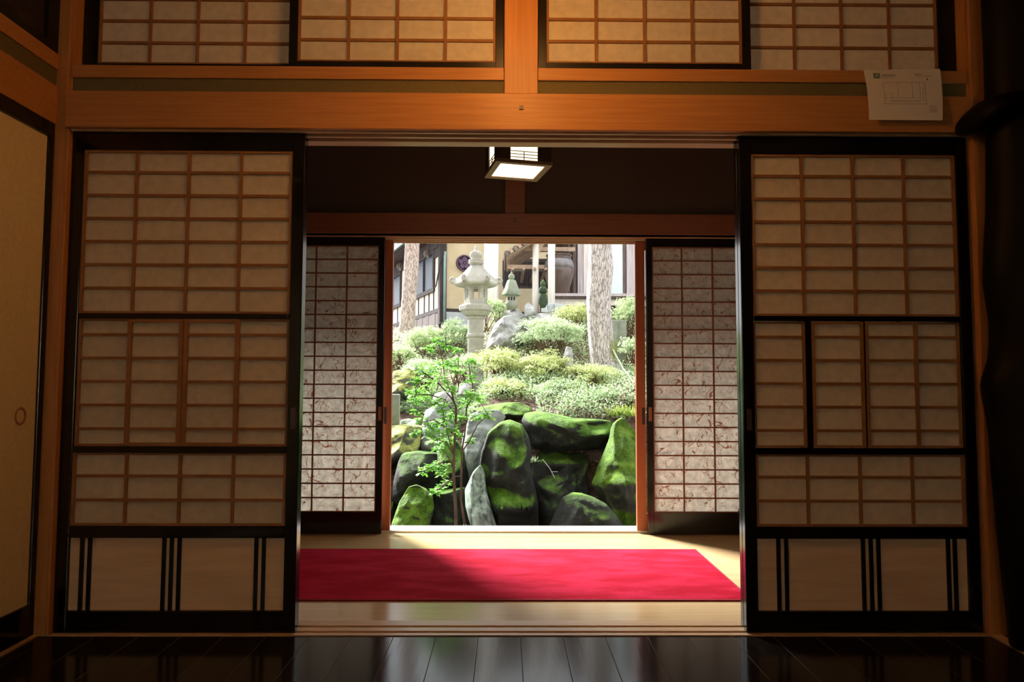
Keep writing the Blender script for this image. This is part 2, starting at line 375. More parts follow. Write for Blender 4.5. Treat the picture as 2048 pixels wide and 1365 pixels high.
# lintel with grooves (kamoi)
s = MB()
for y0, y1 in ((2.712, 2.724), (2.762, 2.778), (2.816, 2.872)): s.box(XL, XR, y0, y1, 1.985, 2.05)
s.box(XL, XR, 2.712, 2.872, 2.0, 2.06)
struct('trim_2', s, M['sill'], label='grooved lintel above the inner sliding screens')
# long tie beam (nageshi) in front of the lintel
nag = struct('trim_3', MB().box(-1.768, 1.89, 2.688, 2.7115, 1.992, 2.142), M['wood_h'], .003, label='long orange lit timber beam across the room')
p = at(1043, 215, 2.687); obj('nail_cover', MB().box(p.x-.008, p.x+.008, 2.683, 2.689, p.z-.008, p.z+.008), M['pull_dark'], nag)
struct('wall_front', MB().box(XL, XR, 2.714, 2.80, 2.06, 2.21).box(XL, XR, 2.735, 2.80, 2.80, 3.02), M['plaster'])
struct('trim_4', MB().box(-1.756, -.0125, 2.706, 2.80, 2.204, 2.256), M['wood_h'], .002, label='timber ledge under the left pair of transom screens')
struct('trim_5', MB().box(.1255, 1.878, 2.706, 2.80, 2.204, 2.256), M['wood_h'], .002, label='timber ledge under the right pair of transom screens')
struct('trim_6', MB().box(-.0115, .1245, 2.696, 2.80, 2.1435, 3.0), M['wood_v'], .003, label='short timber post between the two transoms')
struct('trim_7', MB().box(XL-.06, -1.769, 2.70, 2.80, 0, 3.0).box(-1.769, -1.757, 2.70, 2.80, 0, 1.99).box(-1.769, -1.757, 2.7125, 2.80, 1.99, 3.0), M['wood_v'], .002, label='timber corner post at the left')
struct('trim_8', MB().box(1.8915, 1.955, 2.70, 2.80, 0, 3.0).box(1.8795, 1.8915, 2.7125, 2.80, 1.99, 3.0), M['wood_v'], .002, label='timber corner post at the right')
# left wall
struct('wall_left', MB().box(-1.96, -1.90, -3.2, 2.70, 0, 3.0).box(-1.90, -1.815, -3.2, 2.70, 2.145, 2.235), M['plaster'])
struct('trim_9', MB().box(-1.86, -1.806, -3.2, 2.699, 2.005, 2.16), M['wood_h'], .003, label='timber beam above the sliding panel in the left wall')
struct('trim_10', MB().box(-1.86, -1.808, -3.2, 2.699, 2.228, 2.292), M['wood_h'], .002, label='timber ledge under the left wall transom')
struct('trim_11', MB().box(-1.86, -1.797, -3.2, 2.699, -.03, .003), M['sill'], label='thin sill along the left wall')
# right side: alcove
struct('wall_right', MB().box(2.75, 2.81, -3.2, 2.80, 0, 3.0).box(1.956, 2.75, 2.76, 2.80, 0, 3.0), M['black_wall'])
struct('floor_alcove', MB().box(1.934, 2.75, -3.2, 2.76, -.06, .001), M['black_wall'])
struct('trim_12', MB().box(1.8905, 1.933, -3.2, 2.699, -.06, .004), M['sill'], label='thin wooden edging along the right alcove')
struct('wall_back', MB().box(-1.96, -1.85, -3.26, -3.2, 0, 3.0).box(.05, 2.81, -3.26, -3.2, 0, 3.0).box(-1.85, .05, -3.26, -3.2, 0, .45).box(-1.85, .05, -3.26, -3.2, 1.95, 3.0), M['brown_wall'])
wb = MB()
for k in range(5): wb.box(-1.85+k*.475-.012, -1.85+k*.475+.012, -3.24, -3.21, .45, 1.95)
for k in range(7): wb.box(-1.85, .05, -3.238, -3.212, .45+k*.25-.008, .45+k*.25+.008)
wn = struct('fill_window', wb, M['lacquer_matt'])  # unseen window, added so neutral daylight fills the room from behind
obj('fill_window_paper', MB().box(-1.85, .05, -3.2445, -3.244, .45, 1.95), M['paper'], wn)
da = bpy.data.lights.new('window_fill', 'AREA'); da.shape = 'RECTANGLE'; da.size = 1.85; da.size_y = 1.4; da.energy = 105; da.color = (1.0, .95, .90)  # area lamp added outside the unseen window, fill for the lower screens
dao = bpy.data.objects.new('window_fill', da); COL.objects.link(dao); dao.location = (-.9, -3.30, 1.2); dao.rotation_euler = Vector((0, 1, 0)).to_track_quat('-Z', 'Y').to_euler()
struct('ceiling', MB().box(-1.96, 2.81, -3.26, 2.80, 3.02, 3.08), M['ceil'])
# corridor
struct('ceiling_corridor', MB().box(-4.2, 4.2, 2.80, 4.60, 2.80, 2.86), M['ceil'])
struct('wall_corridor_left', MB().box(-4.26, -4.2, 2.72, 4.60, 0, 2.80), M['plaster_dark'])
struct('wall_corridor_right', MB().box(4.2, 4.26, 2.72, 4.60, 0, 2.80), M['plaster_dark'])
struct('wall_side_left', MB().box(-4.2, XL-.061, 2.74, 2.80, 0, 2.80), M['plaster_dark'])
struct('wall_side_right', MB().box(2.811, 4.2, 2.74, 2.80, 0, 2.80), M['plaster_dark'])
struct('wall_outer', MB().box(-4.2, 4.2, 4.462, 4.60, 2.07, 2.80).box(-4.2, -1.70, 4.462, 4.60, 0, 2.07).box(1.83, 4.2, 4.462, 4.60, 0, 2.07), M['plaster_dark'])
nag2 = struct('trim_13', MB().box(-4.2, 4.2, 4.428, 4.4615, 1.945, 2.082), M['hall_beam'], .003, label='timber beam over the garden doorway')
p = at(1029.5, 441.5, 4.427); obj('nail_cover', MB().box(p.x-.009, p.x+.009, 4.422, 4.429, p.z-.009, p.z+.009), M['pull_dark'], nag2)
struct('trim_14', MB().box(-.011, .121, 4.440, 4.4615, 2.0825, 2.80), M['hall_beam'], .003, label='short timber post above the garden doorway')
s = MB()
for y0, y1, z in ((4.430, 4.438, 1.922), (4.478, 4.487, 1.918), (4.515, 4.523, 1.914), (4.562, 4.575, 1.910)): s.box(-1.70, 1.83, y0, y1, z, 1.944)
s.box(-1.70, 1.83, 4.430, 4.575, 1.930, 1.9445)
struct('trim_15', s, M['sill'], label='grooved lintel over the garden doorway')
struct('trim_16', MB().box(-1.70, 1.83, 4.383, 4.43, -.06, .001).box(-1.70, 1.83, 4.43, 4.60, -.06, -.004), M['hall_floor'])
struct('trim_17', MB().box(-1.70, 1.83, 4.505, 4.515, -.004, .009).box(-1.70, 1.83, 4.535, 4.545, -.004, .009).box(-1.70, 1.83, 4.56, 4.66, -.03, .006).box(-1.70, 1.83, 4.65, 4.66, -.09, .009), M['aluminium'], label='bright metal sill at the garden doorway')
struct('roof_eave', MB().box(-4.3, 4.3, 4.60, 5.9, 2.24, 2.32), M['ceil'])
# outer foundation below the doorway
mb = MB()          # unseen upper storey and roof, added to keep sky light off the rock fronts
mb.box(-5.5, 5.5, 3.4, 4.3, 2.87, 5.2)
struct('sky_block_wall', mb, M['brown_wall'])
struct('sky_block_roof', MB().obox((-6.2, 5.3, 4.9), (1, 0, 0), (0, -.86, .5), (0, .5, .86), (0, 12.4, 0, 5, 0, .14)), M['ceil'])
struct('wall_footing', MB().box(-4.3, 4.3, 4.50, 4.60, -.62, -.062), M['footing'])

# ================================================================== SLIDING SCREENS
def lattice(mb, x0, x1, z0, z1, xs, zs, y0, w=.0115, edge=.011, yd=.009):
    mb.box(x0, x0+edge, y0-.001, y0+yd, z0, z1).box(x1-edge, x1, y0-.001, y0+yd, z0, z1)
    mb.box(x0+edge, x1-edge, y0-.001, y0+yd, z0, z0+edge*.8).box(x0+edge, x1-edge, y0-.001, y0+yd, z1-edge*.8, z1)
    for x in xs: mb.box(x-w/2, x+w/2, y0, y0+yd, z0+edge*.8, z1-edge*.8)
    for z in zs: mb.box(x0+edge, x1-edge, y0+.0015, y0+yd, z-w/2, z+w/2)

def big_screen(x0, x1, y, label, pull_right, hatch, group):
    """tall black framed shoji with three papered fields and a striped wooden foot panel"""
    root = thing('shoji_screen', label, 'sliding screen', ((x0+x1)/2, y+.015, 0), group)
    T = .034; st = .048
    xi0, xi1 = x0+st, x1-st
    for a, b in ((x0, xi0), (xi1, x1)): obj('stile', MB().box(a, b, y, y+T, .001, 1.992), M['lacquer'], root, bevel=.003)
    for nm, z0, z1 in (('bottom_rail', .001, .083), ('middle_rail', .364, .411), ('crossbar', .695, .721), ('crossbar', 1.2275, 1.249), ('top_rail', 1.912, 1.992)):
        obj(nm, MB().box(xi0, xi1, y+.001, y+T-.001, z0, z1), M['lacquer'], root, bevel=.002)
    yl = y+.006
    W = xi1-xi0
    cx = [xi0+W*k/4 for k in (1, 2, 3)]
    lb = MB(); lattice(lb, xi0, xi1, 1.249, 1.912, cx, [1.351+.0943*k for k in range(6)], yl); obj('upper_lattice', lb, M['lattice'], root)
    lb = MB(); lattice(lb, xi0, xi1, .411, .695, cx, [.510, .604], yl); obj('lower_lattice', lb, M['lattice'], root)
    zz = [.789+.0937*k for k in range(5)]
    if not hatch:      # the two middle leaves meet in the centre
        c = xi0+W*.5
        for a, b in ((xi0, xi0+W*.25+.004), (xi1-W*.25-.004, xi1)):
            lb = MB(); lattice(lb, a, b, .721, 1.2275, [], zz, yl+.006, yd=.009); obj('fixed_lattice', lb, M['lattice'], root)
        for a, b in ((xi0+W*.25-.012, c-.001), (c+.001, xi1-W*.25+.012)):
            lb = MB(); lattice(lb, a, b, .722, 1.226, [], zz, yl-.002, edge=.017, yd=.008); h = obj('sliding_hatch', lb, M['lattice'], root)
            obj('hatch_paper', MB().box(a+.004, b-.004, yl+.0065, yl+.007, .726, 1.222), M['paper'], h)
    else:              # hatches pushed to the left, dark gaps beside them
        w0 = W*.25
        for a, b, e, yy in ((xi0, xi0+w0+.001, .010, .004), (xi0+w0+.026, xi0+2*w0+.026, .012, -.001), (xi0+2*w0+.034, xi0+3*w0+.034, .012, -.001), (xi0+3*w0+.03, xi1, .010, .006)):
            lb = MB(); lattice(lb, a, b, .722, 1.226, [], zz, yl+yy, edge=e, yd=.008); h = obj('sliding_hatch' if yy < 0 else 'fixed_lattice', lb, M['lattice'], root)
            obj('hatch_paper', MB().box(a+.003, b-.003, yl+yy+.0085, yl+yy+.009, .726, 1.222), M['paper'], h)
        obj('hatch_bar', MB().box(xi0+w0+.002, xi0+w0+.025, yl+.002, y+T-.004, .7215, 1.227), M['lacquer'], root)
        obj('hatch_bar', MB().box(xi0+2*w0+.0265, xi0+2*w0+.0335, yl+.002, y+T-.004, .7215, 1.227), M['lacquer'], root)
    obj('upper_paper', MB().box(xi0, xi1, yl+.0095, yl+.010, 1.249, 1.912), M['paper'], root)
    if not hatch: obj('middle_paper', MB().box(xi0, xi1, yl+.0155, yl+.016, .7215, 1.227), M['paper'], root)
    obj('lower_paper', MB().box(xi0, xi1, yl+.0095, yl+.010, .4115, .6945), M['paper'], root)
    obj('foot_panel', MB().box(xi0, xi1, y+.014, y+.022, .0835, .3635), M['panel'], root)
    for fx in (.057, .093, .438, .473, .509, .867, .902) if not hatch else (.103, .140, .505, .542, .578, .920-.01, .947-.005):
        x = xi0+W*fx; obj('slat', MB().box(x-.0075, x+.0075, y+.007, y+.0138, .0836, .3634), M['lacquer_matt'], root)
    px = (xi1+.024) if pull_right else (xi0-.024)
    obj('finger_pull', MB().box(px-.010, px+.010, y-.0008, y+.004, .79, .875), M['pull_dark'], root, bevel=.001)
    return root

big_screen(-1.756, -.819, 2.725, 'tall black framed paper screen at left of the opening, small hatches meeting in its centre', True, False, 'tall paper screens of the room')
big_screen(.946, 1.879, 2.725, 'tall black framed paper screen at right of the opening, small hatches split by dark gaps', False, True, 'tall paper screens of the room')

def plain_back_screen(x0, x1, y, label):
    """second leaf stacked behind a front leaf; only its edge shows"""
    root = thing('shoji_screen', label, 'sliding screen', ((x0+x1)/2, y+.015, 0), 'tall paper screens of the room')
    for a, b in ((x0, x0+.048), (x1-.048, x1)): obj('stile', MB().box(a, b, y, y+.034, .001, 1.992), M['lacquer'], root, bevel=.003)
    for nm, z0, z1 in (('bottom_rail', .001, .083), ('middle_rail', .364, .411), ('top_rail', 1.912, 1.992)):
        obj(nm, MB().box(x0+.048, x1-.048, y+.001, y+.033, z0, z1), M['lacquer'], root)
    lb = MB(); lattice(lb, x0+.048, x1-.048, .411, 1.912, [x0+.048+(x1-x0-.096)*k/4 for k in (1, 2, 3)], [.51+.0937*k for k in range(15)], y+.006)
    obj('lattice', lb, M['lattice'], root)
    obj('paper', MB().box(x0+.048, x1-.048, y+.0205, y+.021, .411, 1.912), M['paper'], root)
    obj('foot_panel', MB().box(x0+.048, x1-.048, y+.012, y+.02, .0835, .3635), M['panel'], root)
plain_back_screen(-1.742, -.830, 2.780, 'narrow black edge of the second screen stacked behind the left paper screen')
plain_back_screen(.953, 1.870, 2.780, 'narrow black edge of the second screen stacked behind the right paper screen')

def transom(x0, x1, y, xs, label, rail, sa=.036, sb=.036):
    root = thing('transom_screen', label, 'transom screen', ((x0+x1)/2, y+.012, 2.2565), 'paper transom screens over the beam')
    T = .026; z0, z1 = 2.2565, 2.80
    zi = z0+rail
    obj('stile', MB().box(x0, x0+sa, y, y+T, z0, z1), M['lacquer_matt'], root, bevel=.002)
    obj('stile', MB().box(x1-sb, x1, y, y+T, z0, z1), M['lacquer_matt'], root, bevel=.002)
    obj('bottom_rail', MB().box(x0+sa, x1-sb, y+.001, y+T-.001, z0, zi), M['lacquer_matt'], root)
    obj('top_rail', MB().box(x0+sa, x1-sb, y+.001, y+T-.001, 2.765, z1), M['lacquer_matt'], root)
    lb = MB(); lattice(lb, x0+sa, x1-sb, zi, 2.765, xs, [2.382+.0935*k for k in range(4)], y+.005, yd=.009, edge=.009)
    obj('lattice', lb, M['lattice'], root)
    obj('paper', MB().box(x0+sa, x1-sb, y+.0145, y+.015, zi, 2.765), M['paper'], root)
transom(-1.7555, -.862, 2.764, [-1.484, -1.287, -1.090], 'leftmost of the four paper transom screens above the long beam', .034, .062, .036)
transom(-.894, -.0125, 2.726, [-.652, -.452, -.254], 'paper transom screen directly left of the short centre post', .032)
transom(.1255, 1.003, 2.726, [.366, .566, .764], 'paper transom screen directly right of the short centre post', .032)
transom(.972, 1.878, 2.764, [1.203, 1.402, 1.603], 'rightmost of the four paper transom screens, above the pinned notice', .020, .036, .075)

# left wall: fusuma and dark transom
fr = thing('fusuma_panel', 'cream papered sliding panel with black frame in the left wall', 'sliding panel', (-1.825, 1.9, 0))
obj('stile', MB().box(-1.842, -1.810, 2.668, 2.698, .004, 2.004), M['lacquer'], fr, bevel=.003)
obj('stile', MB().box(-1.842, -1.810, 1.15, 1.18, .004, 2.004), M['lacquer'], fr, bevel=.003)
obj('bottom_rail', MB().box(-1.842, -1.8105, 1.18, 2.668, .004, .127), M['lacquer'], fr)
obj('top_rail', MB().box(-1.842, -1.8105, 1.18, 2.668, 1.948, 2.004), M['lacquer'], fr)
obj('paper_face', MB().box(-1.838, -1.820, 1.18, 2.668, .127, 1.948), M['fusuma'], fr)
mb = MB(); rs = []
for r, dx in ((.0335, -.001), (.0335, .003), (.027, .003), (.024, -.0006)):
    rs.append([(-1.820+dx, 2.586+.86*r*math.cos(2*pi*k/28), .846+r*math.sin(2*pi*k/28)) for k in range(28)])
obj('finger_pull', mb.rings(rs), M['copper'], fr, smooth=True)
fr2 = thing('fusuma_panel', 'cream sliding panel of the left wall farthest from the corner post', 'sliding panel', (-1.86, 0, 0))
obj('paper_face', MB().box(-1.866, -1.856, -3.1, 1.14, .127, 1.948), M['fusuma'], fr2)
obj('frame', MB().box(-1.870, -1.852, -3.1, 1.14, .004, .127).box(-1.870, -1.852, -3.1, 1.14, 1.948, 2.004).box(-1.870, -1.852, 1.14, 1.148, .004, 2.004), M['lacquer'], fr2)
dt = thing('dark_transom', 'dark panelled transom with black frame high in the left wall', 'transom screen', (-1.83, 1.9, 2.2925))
obj('stile', MB().box(-1.845, -1.812, 2.632, 2.698, 2.293, 2.80), M['lacquer_matt'], dt)
obj('bottom_rail', MB().box(-1.845, -1.812, 1.2, 2.632, 2.293, 2.325), M['lacquer_matt'], dt)
obj('top_rail', MB().box(-1.845, -1.812, 1.2, 2.632, 2.76, 2.80), M['lacquer_matt'], dt)
obj('panel', MB().box(-1.842, -1.828, 1.2, 2.632, 2.325, 2.76), pm('dark_carved_board', (.02, .013, .011), (.035, .022, .018), 12, (1, 1, 3), .6, .3, .2), dt)

# ================================================================== CORRIDOR SCREENS
def hall_screen(x0, x1, xs, edge_right, label):
    y = 4.432; root = thing('shoji_screen', label, 'sliding screen', ((x0+x1)/2, y+.015, 0), 'fibre paper screens at the garden doorway')
    T = .03; st = .038
    obj('stile', MB().box(x0, x0+st, y, y+T, .002, 1.921), M['lacquer'], root, bevel=.002)
    obj('stile', MB().box(x1-st, x1, y, y+T, .002, 1.921), M['lacquer'], root, bevel=.002)
    obj('bottom_rail', MB().box(x0+st, x1-st, y+.001, y+T-.001, .002, .140), M['lacquer'], root)
    obj('top_rail', MB().box(x0+st, x1-st, y+.001, y+T-.001, 1.866, 1.921), M['lacquer'], root)
    zs = [.140+(1.866-.140)*k/19 for k in range(1, 19)]
    lb = MB(); lattice(lb, x0+st, x1-st, .140, 1.866, xs, zs, y+.006, w=.009, edge=.008, yd=.011)
    obj('lattice', lb, M['thin_lattice'], root)
    obj('fibre_paper', MB().box(x0+st, x1-st, y+.0175, y+.018, .140, 1.866), M['washi'], root)
    px = x1-st/2 if edge_right else x0+st/2
    obj('finger_pull', MB().box(px-.011, px+.011, y-.001, y+.004, .725, .815), M['copper'], root, bevel=.001)
hall_screen(-1.665, -.795, [-1.042, -1.244, -1.446], True, 'black framed fibre paper screen left of the garden doorway')
hall_screen(.916, 1.80, [1.152, 1.354, 1.556], False, 'black framed fibre paper screen right of the garden doorway')

def glass_door(x0, x1, pull_x, label):
    y = 4.5; root = thing('glass_door', label, 'sliding door', ((x0+x1)/2, y+.02, 0), 'wooden glass doors at the garden doorway')
    for a, b in ((x0, x0+.062), (x1-.062, x1)): obj('stile', MB().box(a, b, y, y+.034, .0105, 1.912), M['door_wood'], root, bevel=.002)
    obj('bottom_rail', MB().box(x0+.062, x1-.062, y+.001, y+.033, .0105, .12), M['door_wood'], root)
    obj('top_rail', MB().box(x0+.062, x1-.062, y+.001, y+.033, 1.86, 1.912), M['door_wood'], root)
    obj('pane', MB().box(x0+.062, x1-.062, y+.015, y+.018, .12, 1.86), M['glass'], root)
    obj('finger_pull', MB().box(pull_x-.009, pull_x+.009, y-.0008, y+.004, .70, .81), M['pull_dark'], root)
glass_door(-1.62, -.752, -.79, 'orange wooden glass door edge showing left of the garden doorway')
glass_door(.858, 1.74, .905, 'orange wooden glass door edge showing right of the garden doorway')

# ================================================================== RUG
rug = thing('carpet_runner', 'red carpet runner lying along the corridor floor', 'carpet', (-.5, 3.57, 0))
nx, ny = 150, 46; X0, X1, Y0, Y1 = -2.6, 1.105, 3.118, 4.03
vs = []; fs = []
for j in range(ny+1):
    for i in range(nx+1):
        x = X0+(X1-X0)*i/nx; y = Y0+(Y1-Y0)*j/ny
        z = .008+.0022*noise.noise(Vector((x*3, y*5, 1)))+.001*noise.noise(Vector((x*9, y*14, 5)))
        if i in (0, nx) or j in (0, ny): z = .006
        y2 = y + (.004*noise.noise(Vector((x*2.2, 0, 3))) if j in (0, ny) else 0)
        vs.append((x, y2, z))
for j in range(ny):
    for i in range(nx):
        a = j*(nx+1)+i; fs.append((a, a+1, a+nx+2, a+nx+1))
mesh_obj('pile', vs, fs, M['red'], rug, smooth=True)
obj('binding', MB().box(X0, X1+.006, Y0-.007, Y0+.001, .0005, .007).box(X0, X1+.006, Y1-.001, Y1+.006, .0005, .007).box(X1-.001, X1+.006, Y0, Y1, .0005, .007).box(X0-.006, X0+.001, Y0, Y1, .0005, .007), M['red_dark'], rug)

# ================================================================== LANTERN LAMPS
def lantern(name, c, zb, ang, label, pane, size=.285, h=.36, ztop=2.8, group=None):
    root = thing(name, label, 'lamp', (c[0], c[1], zb), group)
    ex = Vector((math.cos(ang), math.sin(ang), 0)); ey = Vector((-ex.y, ex.x, 0)); ez = Vector((0, 0, 1)); o = Vector((c[0], c[1], zb))
    B = lambda mb, *r: mb.obox(o, ex, ey, ez, r)
    s = size/2; si = s-.006
    # base frame
    mb = MB()
    for a, b, cc, d in ((-s, s, -s, -s+.03), (-s, s, s-.03, s), (-s, -s+.03, -s+.03, s-.03), (s-.03, s, -s+.03, s-.03)): B(mb, a, b, cc, d, 0, .018)
    obj('base_frame', mb, M['lamp_base'], root, bevel=.002)
    mb = MB(); B(mb, -s+.0305, s-.0305, -s+.0305, s-.0305, .006, .009); obj('bottom_pane', mb, pane, root)
    # corner boards
    for sx in (-1, 1):
        for sy in (-1, 1):
            mb = MB()
            xa, xb = sorted((sx*si, sx*(si-.058))); ya, yb = sorted((sy*si, sy*(si-.012)))
            B(mb, xa, xb, ya, yb, .019, h)
            xa, xb = sorted((sx*si, sx*(si-.012))); ya, yb = sorted((sy*(si-.0125), sy*(si-.058)))
            B(mb, xa, xb, ya, yb, .019, h)
            obj('corner_board', mb, M['lamp_wood'], root)
    # side panes with grille
    g = si-.058
    for k in range(4):
        a2 = ang+k*pi/2; fx = Vector((math.cos(a2), math.sin(a2), 0)); fy = Vector((-fx.y, fx.x, 0))
        mb = MB().obox(o, fx, fy, ez, (-g, g, -si+.008, -si+.010, .019, h-.02)); sp = obj('side_pane', mb, pane, root)
        mb = MB()
        mb.obox(o, fx, fy, ez, (-g, -g+.010, -si+.001, -si+.0075, .019, h-.02)).obox(o, fx, fy, ez, (g-.010, g, -si+.001, -si+.0075, .019, h-.02))
        for z in (.033, .048, .063): mb.obox(o, fx, fy, ez, (-g+.01, g-.01, -si+.003, -si+.007, z-.0016, z+.0016))
        mb.obox(o, fx, fy, ez, (-.002, .002, -si+.003, -si+.007, .019, .063))
        obj('grille', mb, M['lamp_wood'], root)
    mb = MB(); B(mb, -s, s, -s, s, h+.001, h+.02); obj('roof_board', mb, M['lamp_wood'], root)
    obj('cord', MB().tube([o+Vector((0, 0, h+.02)), Vector((c[0], c[1], ztop))], .004, 8), M['cord'], root)
    return root
lantern('pendant_lantern', (.054, 3.402), 2.04, math.radians(13.3), 'lit square wooden lantern hanging over the corridor carpet', M['lamp_hall'], ztop=2.80)
lantern('pendant_lantern', (.06, 2.02), 2.28, math.radians(4), 'lit square wooden lantern hanging above the dark polished room floor', M['lamp_pane'], ztop=3.02, h=.30)

# ================================================================== EVACUATION NOTICE
nt_ = thing('evacuation_notice', 'white printed floor plan sheet hanging from the ledge at upper right', 'notice', (1.62, 2.68, 2.16))
TL, TR, BL, BR = at(1727, 140, 2.698), at(1880, 138, 2.698), at(1738, 240, 2.664), at(1885, 241, 2.666)
def sheet(u, v, off=0.0):
    p = (TL*(1-u)+TR*u)*(1-v)+(BL*(1-u)+BR*u)*v
    bend = .010*math.sin(pi*v)*(1-.3*u)
    return Vector((p.x, p.y-bend-off, p.z))
vs = [sheet(i/12, j/10) for j in range(11) for i in range(13)]
fs = [(j*13+i, (j+1)*13+i, (j+1)*13+i+1, j*13+i+1) for j in range(10) for i in range(12)]
sh = mesh_obj('paper_sheet', vs, fs, M['white_paper'], nt_)
sd = sh.modifiers.new('thickness', 'SOLIDIFY'); sd.thickness = .0004; sd.offset = 0
def sheet_rects(rects, off=.0006):
    mb = MB()
    for u0, u1, v0, v1 in rects:
        n = max(1, int((u1-u0)/.08)); m_ = max(1, int((v1-v0)/.08))
        for i in range(n):
            for j in range(m_):
                a, b = u0+(u1-u0)*i/n, u0+(u1-u0)*(i+1)/n; c_, d = v0+(v1-v0)*j/m_, v0+(v1-v0)*(j+1)/m_
                mb.add([sheet(a, d, off), sheet(b, d, off), sheet(b, c_, off), sheet(a, c_, off)], [(0, 1, 2, 3)])
    return mb
# green exit pictogram: dark square, pale door opening and a figure stepping through
ic = obj('exit_icon', sheet_rects([(.115, .200, .075, .185)]), M['ink_green'], nt_)
obj('icon_figure', sheet_rects([(.128, .134, .09, .185), (.134, .158, .09, .098), (.184, .190, .09, .185), (.158, .184, .09, .098), (.150, .166, .112, .140), (.146, .176, .128, .134), (.146, .153, .14, .17), (.163, .172, .14, .165), (.154, .163, .100, .111)], .0010), M['white_paper'], ic)
# the title of the sheet
def text_mesh(txt, u0, v1, u_w, mat, name):
    cu = bpy.data.curves.new('lettering', 'FONT'); cu.body = txt; cu.size = 1.0; cu.resolution_u = 2
    to = bpy.data.objects.new('lettering', cu); COL.objects.link(to)
    bpy.context.view_layer.update()
    me = bpy.data.meshes.new_from_object(to.evaluated_get(bpy.context.evaluated_depsgraph_get()))
    vs = [v.co.copy() for v in me.vertices]; fs = [tuple(p.vertices) for p in me.polygons]
    bpy.data.objects.remove(to); bpy.data.curves.remove(cu); bpy.data.meshes.remove(me)
    if not vs: return None
    w = max(v.x for v in vs); x0 = min(v.x for v in vs); k = u_w/max(w-x0, .01); asp = (TR-TL).length/(BL-TL).length
    return mesh_obj(name, [sheet(u0+(v.x-x0)*k, v1-v.y*k*asp, .0007) for v in vs], fs, mat, nt_)
text_mesh('避難経路図', .222, .145, .18, M['ink_green'], 'title_lettering')
# rows of small print, too small to read
rg = random.Random(3)
def small_print(u0, u1, v, h):
    out = []; u = u0
    while u < u1:
        w = rg.uniform(.006, .013); out.append((u, min(u+w, u1), v+rg.uniform(0, h*.3), v+h)); u += w+.005
    return out
obj('small_print', sheet_rects(small_print(.215, .37, .168, .014)+small_print(.66, .75, .095, .022)+small_print(.66, .87, .135, .014)+small_print(.82, .91, .73, .012)+small_print(.825, .92, .76, .012)+small_print(.83, .93, .80, .02)+small_print(.83, .91, .84, .012)), M['ink'], nt_)
obj('compass_mark', sheet_rects([(.805, .825, .20, .23), (.808, .813, .17, .2)]), M['ink_red'], nt_)
pl = [(.22, .78, .275, .280), (.20, .80, .695, .701), (.22, .224, .275, .70), (.775, .780, .275, .70), (.41, .414, .28, .58), (.60, .604, .28, .58), (.24, .70, .58, .585), (.28, .72, .63, .636), (.30, .70, .655, .660),
      (.24, .32, .49, .494), (.24, .244, .49, .66), (.32, .324, .50, .63), (.70, .704, .28, .60), (.74, .776, .40, .404), (.74, .776, .48, .484), (.74, .744, .36, .66), (.74, .776, .60, .605)]
obj('floor_plan', sheet_rects(pl), M['ink'], nt_)

# ================================================================== GNARLED POST
gp = thing('gnarled_post', 'black gnarled natural tree trunk post at the right alcove', 'post', (2.06, 2.55, 0))
prof = [(0.001, 1.884), (.06, 1.880), (.15, 1.872), (.26, 1.862), (.45, 1.848), (.62, 1.838), (.78, 1.833), (.86, 1.824), (.92, 1.812), (.965, 1.806), (1.0, 1.812), (1.06, 1.838), (1.13, 1.850), (1.22, 1.852), (1.31, 1.840), (1.38, 1.833), (1.5, 1.842), (1.65, 1.856), (1.85, 1.864), (2.0, 1.868), (2.25, 1.870), (2.5, 1.868), (3.015, 1.866)]
rs = []
zs = [k*3.015/90+.001*(k == 0) for k in range(91)]
for z in zs:
    l = np.interp(z, [q[0] for q in prof], [q[1] for q in prof]); rgt = 2.27+.02*math.sin(z*3)
    cx, r = (l+rgt)/2, (rgt-l)/2
    ring = []
    for k in range(40):
        a = 2*pi*k/40; q = 1+.05*noise.noise(Vector((math.cos(a)*1.6, math.sin(a)*1.6, z*2.2)))*(1 if abs(math.cos(a)+1) > .25 else 0)
        ring.append((cx+r*q*math.cos(a), 2.57+.13*q*math.sin(a), z))
    rs.append(ring)
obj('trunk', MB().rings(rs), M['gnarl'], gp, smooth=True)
rs = []
for x, zc, rz in ((1.787, 1.985, .012), (1.79, 1.988, .03), (1.80, 1.996, .045), (1.825, 2.010, .055), (1.86, 2.02, .062), (1.92, 2.03, .068), (2.05, 2.04, .074), (2.2, 2.05, .08)):
    rs.append([(x, 2.575+min(rz*2.2, .125)*math.cos(2*pi*k/28), zc+rz*math.sin(2*pi*k/28)*(1+.08*noise.noise(Vector((x*9, k*.7, 0))))) for k in range(28)])
obj('branch_stub', MB().rings(rs), M['gnarl'], gp, smooth=True)

# ================================================================== GARDEN GROUND
PR = ([4.0, 6.75, 7.15, 7.45, 7.6, 8.5, 10.5, 12.3, 16, 30], [-.47, -.45, .20, .58, .66, .88, 1.36, 2.02, 2.2, 2.4])
PL = ([4.0, 6.6, 7.2, 8.0, 9.0, 10.5, 12.3, 16, 30], [-.47, -.45, .05, .50, .76, 1.25, 1.8, 2.2, 2.4])
def ground(x, y):
    k = min(1, max(0, (x+.55)/.4)); k = k*k*(3-2*k)
    z = np.interp(y, PL[0], PL[1])*(1-k)+np.interp(y, PR[0], PR[1])*k
    return z+.04*noise.noise(Vector((x*1.3, y*1.3, 0)))+.015*noise.noise(Vector((x*5, y*5, 3)))
xs_ = np.concatenate([np.linspace(-14, -3, 12), np.linspace(-2.8, 3, 90), np.linspace(3.3, 14, 12)]); ys_ = np.concatenate([np.linspace(4.61, 12.5, 120), np.linspace(12.8, 30, 24)])
vs = [(x, y, ground(x, y)) for y in ys_ for x in xs_]; nX = len(xs_)
